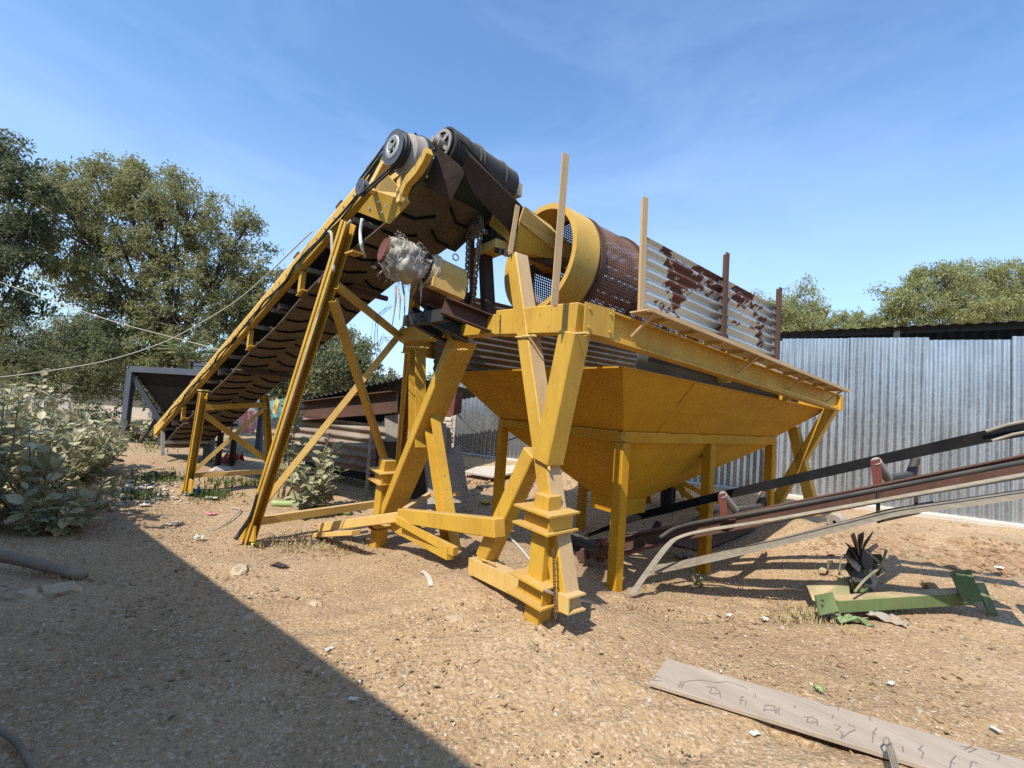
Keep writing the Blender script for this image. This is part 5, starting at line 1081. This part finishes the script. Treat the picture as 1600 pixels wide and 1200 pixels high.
# ================================================================== things lying about
def scrap(u, v, size, mat, label, cat, name='litter_scrap', lift=.01, asp=.6, crumple=.5, group='scraps of litter on the dirt'):
    c = G(u, v, lift); n = 9; b = MB(); a = random.uniform(0, 3.1); dx, dy = V3(math.cos(a), math.sin(a), 0), V3(-math.sin(a), math.cos(a), 0); vs = []; sd = random.uniform(0, 50)
    for th in (0, .003):
        for i in range(n):
            for j in range(n):
                x, y = i / (n - 1) - .5, j / (n - 1) - .5; k = 1 - .35 * abs(noise.noise((math.atan2(y, x) * 1.3, sd, 0)))
                z = crumple * size * (.5 * abs(noise.noise((x * 3 + sd, y * 3, 0))) + .25 * abs(noise.noise((x * 8 + sd, y * 8, 4)))); vs.append(c + dx * x * size * k + dy * y * size * asp * k + EZ * (z + th))
    q = n * n; fs = []
    for i in range(n - 1):
        for j in range(n - 1): a_ = i * n + j; fs += [(a_, a_ + 1, a_ + n + 1, a_ + n), (q + a_, q + a_ + n, q + a_ + n + 1, q + a_ + 1)]
    b.add(vs, fs); return tag(b.make(name, mat), label, cat, group)
scrap(302, 772, .26, 'blue_plastic', 'crumpled blue plastic bag by the second conveyor foot', 'plastic bag', 'plastic_bag', crumple=1.0, group=None)
scrap(330, 804, .12, 'pink_plastic', 'small pink plastic scrap between the two conveyor feet', 'litter')
scrap(311, 842, .10, 'paper', 'crumpled white paper left of the near conveyor foot', 'litter', crumple=1.1)
scrap(270, 818, .14, 'paper', 'flat pale card lying near the tip of the building shadow', 'litter', crumple=.15)
scrap(401, 852, .11, 'yellow_scrap', 'small yellow scrap right at the near conveyor foot', 'litter', crumple=1.0)
scrap(758, 788, .20, 'yellow_scrap', 'yellow crumpled heap at the foot of the grey leaning plate', 'litter', crumple=1.0)
scrap(437, 884, .16, 'dark_rag', 'dark brown rag lying alone on the sunny dirt', 'rag', 'old_rag', crumple=.25, group=None)
scrap(255, 745, .30, 'dark_rag', 'dark rag on the grass beyond the second conveyor foot', 'rag', 'old_rag', crumple=.8, group=None)
scrap(225, 790, .12, 'paper', 'white torn sheet nearest the building shadow tip', 'litter', crumple=.6)
scrap(330, 700 + 78, .18, 'paper', 'thin white scrap right of the blue bag', 'litter', crumple=.3)
scrap(270, 1090 * 0 + 757, .1, 'bare_metal', 'shiny foil scrap left of the second conveyor foot', 'litter', crumple=.8)
scrap(552, 1093, .045, 'paper', 'small white chip right on the building shadow edge', 'litter', crumple=.4)
scrap(514, 1015, .05, 'paper', 'white chip just inside the sun along the shadow edge', 'litter', crumple=.5)
scrap(1392, 1068, .05, 'paper', 'pale paper bit above the plank near its right half', 'litter', crumple=.5)
scrap(1280, 1078, .07, 'pale_green', 'pale green plastic bit lying just above the plank', 'litter', crumple=.6)
scrap(1556, 1140, .045, 'paper', 'white square bit at the lower right above the plank', 'litter', crumple=.2)
scrap(1180, 1147, .05, 'paper', 'small pale scrap below the middle of the plank', 'litter', crumple=.4)
scrap(1013, 1096, .05, 'paper', 'white pebble like scrap left of the plank end', 'litter', crumple=.9)
scrap(1562, 888, .10, 'paper', 'white scrap on the red soil heap near the fence', 'litter', crumple=.5)
scrap(1140, 962, .06, 'paper', 'pale torn scrap on the dirt below the conveyor shadow', 'litter', crumple=.7)
scrap(1196, 968, .06, 'paper', 'white crumpled scrap left of the dry grass by the green frame', 'litter', crumple=.7)
scrap(1330, 972, .26, 'sack_green', 'pale green sack half buried under the green frame', 'sack', 'buried_sack', crumple=.5, group=None)
scrap(1385, 968, .26, 'grey_steel', 'grey torn sheet lying in front of the green frame', 'sheet', 'torn_sheet', crumple=.5, group=None)
scrap(1068, 872, .26, 'grey_steel', 'grey plastic sheet under the rubber strips', 'sheet', 'torn_sheet', crumple=.6, group=None)
scrap(362, 723, .42, 'orange_toy', 'bright orange bundle lying in the shade beyond the conveyor', 'bundle', 'cloth_bundle', crumple=1.2, group=None)
# white curved peel on the sunny mound
b = MB(); pts = [G(659, 892, .012), G(666, 897, .014), G(671, 905, .014), G(673, 915, .010)]; ribbon(b, curve(pts, 5), .035, .006, V3(1, .3, 0)); tag(b.make('bark_peel', 'paper'), 'curved white strip on the sandy mound before the crossed legs', 'strip')
# slabs and plates on the ground
def slab(poly, th, mat, name, label, cat, lift=.02): pts = [G(u, v, lift) for u, v in poly]; return tag(MB().plate(pts, th).make(name, mat), label, cat)
slab([(724, 738), (745, 730), (806, 728), (812, 738), (770, 746)], .03, 'plaster', 'pale_slab', 'pale flat slab lying by the fence foot', 'slab', .10)
slab([(1033, 846), (1092, 806), (1182, 826), (1096, 862)], .012, 'rust_brown', 'rusty_plate', 'rusty flat plate on the ground under the discharge conveyor', 'steel plate', .03)
slab([(1085, 790), (1120, 783), (1125, 796), (1108, 800)], .012, 'grey_steel', 'pale_plate', 'pale plate beyond the discharge conveyor under the hopper', 'steel plate', .04)
b = MB(); tc_ = G(1043, 795) + EZ * .22; ax = nrm(V3(.9, -.45, 0)); b.lathe(tc_, ax, [(-.085, .13), (-.085, .22), (-.06, .255), (-.02, .262), (-.015, .25), (.015, .25), (.02, .262), (.06, .255), (.085, .22), (.085, .13)], 36, True)
for k in range(24):
    t = k * 2 * math.pi / 24; d = np.cross(ax, EZ) * math.cos(t) + EZ * math.sin(t); b.box(tc_ + d * .262, ax * .07, np.cross(ax, d) * .012, d * .008)
ow = thing('scrap_wheel', G(1043, 795), 'old black tyre on its rim standing under the hopper', 'wheel'); b.make('tyre', 'tyre', ow, smooth=30); b = MB(); b.lathe(tc_, ax, [(-.05, 0), (-.05, .13), (.05, .13), (.05, 0)], 24); b.make('rim', 'rust_brown', ow)
b = MB(); c = G(1307, 826) + EZ * .1; ax = nrm(V3(.8, .5, .1)); b.lathe(c, ax, [(-.07, .02), (-.07, .09), (-.04, .105), (-.035, .09), (-.01, .105), (.0, .09), (.02, .105), (.03, .09), (.05, .105), (.07, .08), (.07, .02)], 24); b.beam(c + ax * .05, c + ax * .12 - EZ * .12, .03, .03); tag(b.make('loose_roller', 'grey_steel', smooth=30), 'loose ribbed roller on the gravel beyond the return belt', 'roller')
# pipe, log, hose
b = MB(); b.tube(curve([G(425, 786, .05), G(480, 789, .05), G(548, 800, .05)], 6), .045, 12); tag(b.make('bamboo_pole', 'pale_green', smooth=True), 'pale green pole lying behind the milkweed', 'pole')
b = MB(); b.tube(curve([G(-40, 862, .16), G(20, 872, .12), G(80, 887, .07), G(132, 902, .02)], 6), [.045] * 6 + [.042] * 6 + [.037] * 7, 12); tag(b.make('dead_log', 'weathered_wood', smooth=True), 'long grey log in the shade at the left edge', 'log')
b = MB(); b.tube(curve([G(-40, 1128, .03), G(0, 1142, .03), G(30, 1165, .03), G(60, 1215, .03)], 6), .012, 10); tag(b.make('garden_hose', 'weathered_wood', smooth=True), 'dull grey hose curving out of the bottom left corner', 'hose')
b = MB(); b.tube(curve([G(360, 793, .02), G(375, 796, .05), G(360, 812, .04), G(340, 826, .02), G(320, 830, .01)], 6), .008, 6); tag(b.make('wire_loop', 'wire_grey', smooth=True), 'thin wire looping over the dirt left of the near conveyor foot', 'wire')
b = MB(); b.tube(curve([G(795, 838, .02), G(812, 855, .03), G(826, 872, .03), G(842, 893, .02)], 6), .012, 8); tag(b.make('grey_pipe', 'pale_pvc', smooth=True), 'thin pale pipe curving over the ground behind the jack post', 'pipe')
b = MB(); b.tube(curve([Y(700, 630, 7.2), Y(735, 668, 7), Y(760, 683, 6.8), Y(790, 688, 6.5), Y(812, 682, 6.3)], 8), .008, 6); tag(b.make('slack_cable', 'black_plastic', smooth=True), 'slack black cable from the red box to the hopper leg', 'cable')
# plank with ink marks
PQ = [G(1042, 1032, .035), G(1008, 1067, .035), G(1510, 1221, .035), G(1660, 1208, .035)]
pn_ = nrm(np.cross(PQ[2] - PQ[1], PQ[0] - PQ[1])); pn_ = pn_ if pn_[2] > 0 else -pn_; PQ[3] = PQ[3] - pn_ * ((PQ[3] - PQ[1]) @ pn_)
a, b1 = PQ[0], PQ[1]; dl_ = nrm((PQ[2] - PQ[1])); wv_ = (a - b1); wv_ = wv_ - dl_ * (wv_ @ dl_); Q0, Q1 = b1 + dl_ * .02, b1 + dl_ * 2.6
pk = thing('marked_plank', (Q0 + Q1) / 2, 'long weathered plank scribbled with ink marks, lying in the foreground', 'plank')
MB().plate([Q0, Q1, Q1 + wv_, a], .022, pn_).make('board', 'plank_wood', pk, bevel=.002)
def ink(strokes, w=.0042):
    b = MB()
    for s_ in strokes:
        pts = []
        for (x, y) in s_:
            u, v = 960 + x / 2.5, 880 + y / 2.5; pts.append(onp(u, v, pn_, (Q0 + pn_ * .0125) @ pn_))
        for p, q in zip(pts, pts[1:]):
            if np.linalg.norm(q - p) > 1e-4: b.beam(p, q + nrm(q - p) * w * .3, w, .0012, pn_)
    return b.make('ink_mark', 'ink', pk)
ink([[(150, 457), (184, 460)], [(150, 457), (160, 441), (178, 446)]])
ink([[(263, 458), (250, 486)], [(273, 461), (262, 488)], [(255, 474), (268, 476)]])
ink([[(275, 464), (300, 458), (345, 456), (400, 466), (440, 462), (500, 480), (520, 492)]], .003)
ink([[(358, 482), (398, 487)], [(380, 486), (372, 506), (396, 514)]]); ink([[(395, 490), (412, 502), (415, 526)], [(390, 506), (415, 511)]])
ink([[(505, 520), (494, 524), (492, 550)], [(492, 536), (504, 536)]]); ink([[(514, 538), (512, 554)]])
ink([[(584, 578), (590, 554), (626, 558), (628, 584)], [(586, 572), (626, 575)]]); ink([[(634, 568), (632, 588)]]); ink([[(646, 564), (640, 578), (646, 594)]])
ink([[(740, 600), (776, 602)], [(756, 602), (752, 620), (774, 626)]]); ink([[(776, 606), (792, 612), (794, 634)], [(770, 618), (793, 622)]])
ink([[(856, 628), (884, 640), (866, 652)]]); ink([[(880, 655), (892, 664), (886, 684)]]); ink([[(888, 682), (915, 662), (942, 650)], [(912, 630), (940, 640)]], .004)
ink([[(806, 546), (830, 554), (876, 560), (874, 572)]]); ink([[(1026, 642), (1012, 660), (1008, 700)]]); ink([[(1010, 660), (1020, 668)]]); ink([[(550, 508), (552, 522)]], .004); ink([[(708, 556), (704, 564)]], .005); ink([[(856, 592), (850, 606)]], .004)
ink([[(1126, 716), (1128, 736)]], .005); ink([[(1186, 722), (1208, 740), (1200, 762)]]); ink([[(1204, 710), (1190, 730)]], .004)
ink([[(1350, 714), (1384, 720), (1416, 726), (1384, 738)], [(1366, 728), (1400, 712)]]); ink([[(1470, 742), (1506, 752), (1498, 768)]]); ink([[(1334, 752), (1316, 772), (1312, 800)], [(1312, 776), (1330, 784)]]); ink([[(1390, 798), (1396, 774), (1420, 780)]]); ink([[(1040, 596), (1052, 606)]], .004); ink([[(998, 600), (1000, 614)]], .004)
b = MB(); c = [onp(960 + x / 2.5, 880 + y / 2.5, EZ, PQ[1][2] + .03) for x, y in ((1050, 690), (1064, 680), (1076, 694), (1070, 712), (1056, 704), (1050, 692))]; b.tube(curve(c, 4), .004, 5); c = [onp(960 + x / 2.5, 880 + y / 2.5, EZ, PQ[1][2] + .03) for x, y in ((1070, 712), (1084, 750), (1096, 800), (1100, 830))]
for k in range(4): b.tube(curve([p + V3(.008 * (k - 1.5), 0, .003 * k) for p in c], 4), .0035, 5)
tag(b.make('string_loop', 'belt_pale', smooth=True), 'pale looped string lying across the plank', 'string')
# green farm frame with black paddle wheel
gm = thing('green_machine_frame', G(1400, 945), 'broken green machine frame with a black bladed wheel lying on the dirt', 'machine frame')
def gp(name, mb, mat='green_paint', **k): return mb.make(name, mat, gm, **k)
def gg(u, v, y): return Y(u, v, y)
b = MB(); b.beam(gg(1302, 944, 3.75), gg(1512, 931, 3.75), .11, .10); gp('main_beam', b, bevel=.004)
b = MB(); b.plate([gg(1273, 930, 3.62), gg(1300, 925, 3.66), gg(1310, 955, 3.58), gg(1280, 962, 3.55)], .014); gp('end_plate', b)
b = MB(); b.plate([gg(1484, 893, 3.75), gg(1516, 890, 3.72), gg(1535, 940, 3.6), gg(1505, 943, 3.63)], .014); gp('end_plate', b)
b = MB(); b.plate([gg(1524, 911, 3.85), gg(1537, 911, 3.85), gg(1560, 962, 3.7), gg(1543, 955, 3.7)], .014); gp('end_plate', b)
b = MB(); b.plate([gg(1260, 915, 3.95), gg(1325, 905, 3.9), gg(1330, 945, 3.75), gg(1270, 940, 3.8)], .02); gp('side_plate', b)
b = MB()
for (u, v, y) in ((1507, 937, 3.6), (1490, 897, 3.70), (1511, 895, 3.68), (1285, 938, 3.55)): c = gg(u, v, y); b.lathe(c, V3(-.2, -1, .1), [(0, 0), (0, .008), (.012, .008), (.012, 0)], 10)
gp('bolt_heads', b, 'black_steel')
wc = gg(1343, 872, 3.9); ax = nrm(V3(.42, -.88, .12)); p1_, p2_ = np.cross(ax, EZ), None; p1_ = nrm(p1_); p2_ = np.cross(ax, p1_)
b = MB(); b.lathe(wc, ax, [(-.06, 0), (-.06, .085), (.06, .085), (.06, 0)], 20); wh = gp('paddle_wheel', b, 'black_steel', smooth=40)
for k in range(11):
    t = k * 2 * math.pi / 11; d = p1_ * math.cos(t) + p2_ * math.sin(t); e = np.cross(ax, d); b = MB(); w_ = .055
    tw = .75 * e + .5 * ax; b.plate([wc + d * .06 - tw * .07, wc + d * .06 + tw * .07, wc + d * .17 + tw * .11 + ax * .02, wc + d * (.22 + .04 * (k % 2)) + tw * .04 + ax * .03, wc + d * .19 - tw * .05], .008); b.make('blade', 'black_steel' if k % 3 else 'grey_steel', wh)
b = MB(); b.beam(wc - EZ * .05, gg(1345, 925, 3.85), .08, .06, V3(1, 0, 0)); gp('wheel_arm', b)
b = MB(); b.tube(curve([gg(1385, 860, 3.75), gg(1375, 885, 3.7), gg(1352, 905, 3.68), gg(1335, 925, 3.65)], 6), .01, 6); b.tube(curve([gg(1350, 858, 3.75), gg(1375, 880, 3.72), gg(1387, 897, 3.7)], 6), .009, 6); gp('loose_bars', b, 'stem')
o = MB().blob(G(1455, 925) + EZ * .04, .12, (1, .6, .7), 3).make('field_stone', 'clod'); tag(o, 'brown rough stone behind the green beam', 'stone')
for i, (u, v, r, lab) in enumerate(((710, 968, .06, 'pale stone half buried in the sunny mound'), (492, 945, .05, 'lone pinkish stone in the sun near the shadow edge'), (375, 892, .09, 'flat brown stone left of the dark rag'), (345, 735, .16, 'boulder behind the second conveyor base bar'), (90, 925, .13, 'angular grey stone in front of the log'), (40, 935, .1, 'rounded stone at the left edge below the log'), (390, 968, .06, 'pale stone on the building shadow edge'))):
    o = MB().blob(G(u, v), r, (1.2, .8, .5), i + 4, .3, 2).make('field_stone', 'stone' if i != 3 else 'plaster'); tag(o, lab, 'stone')
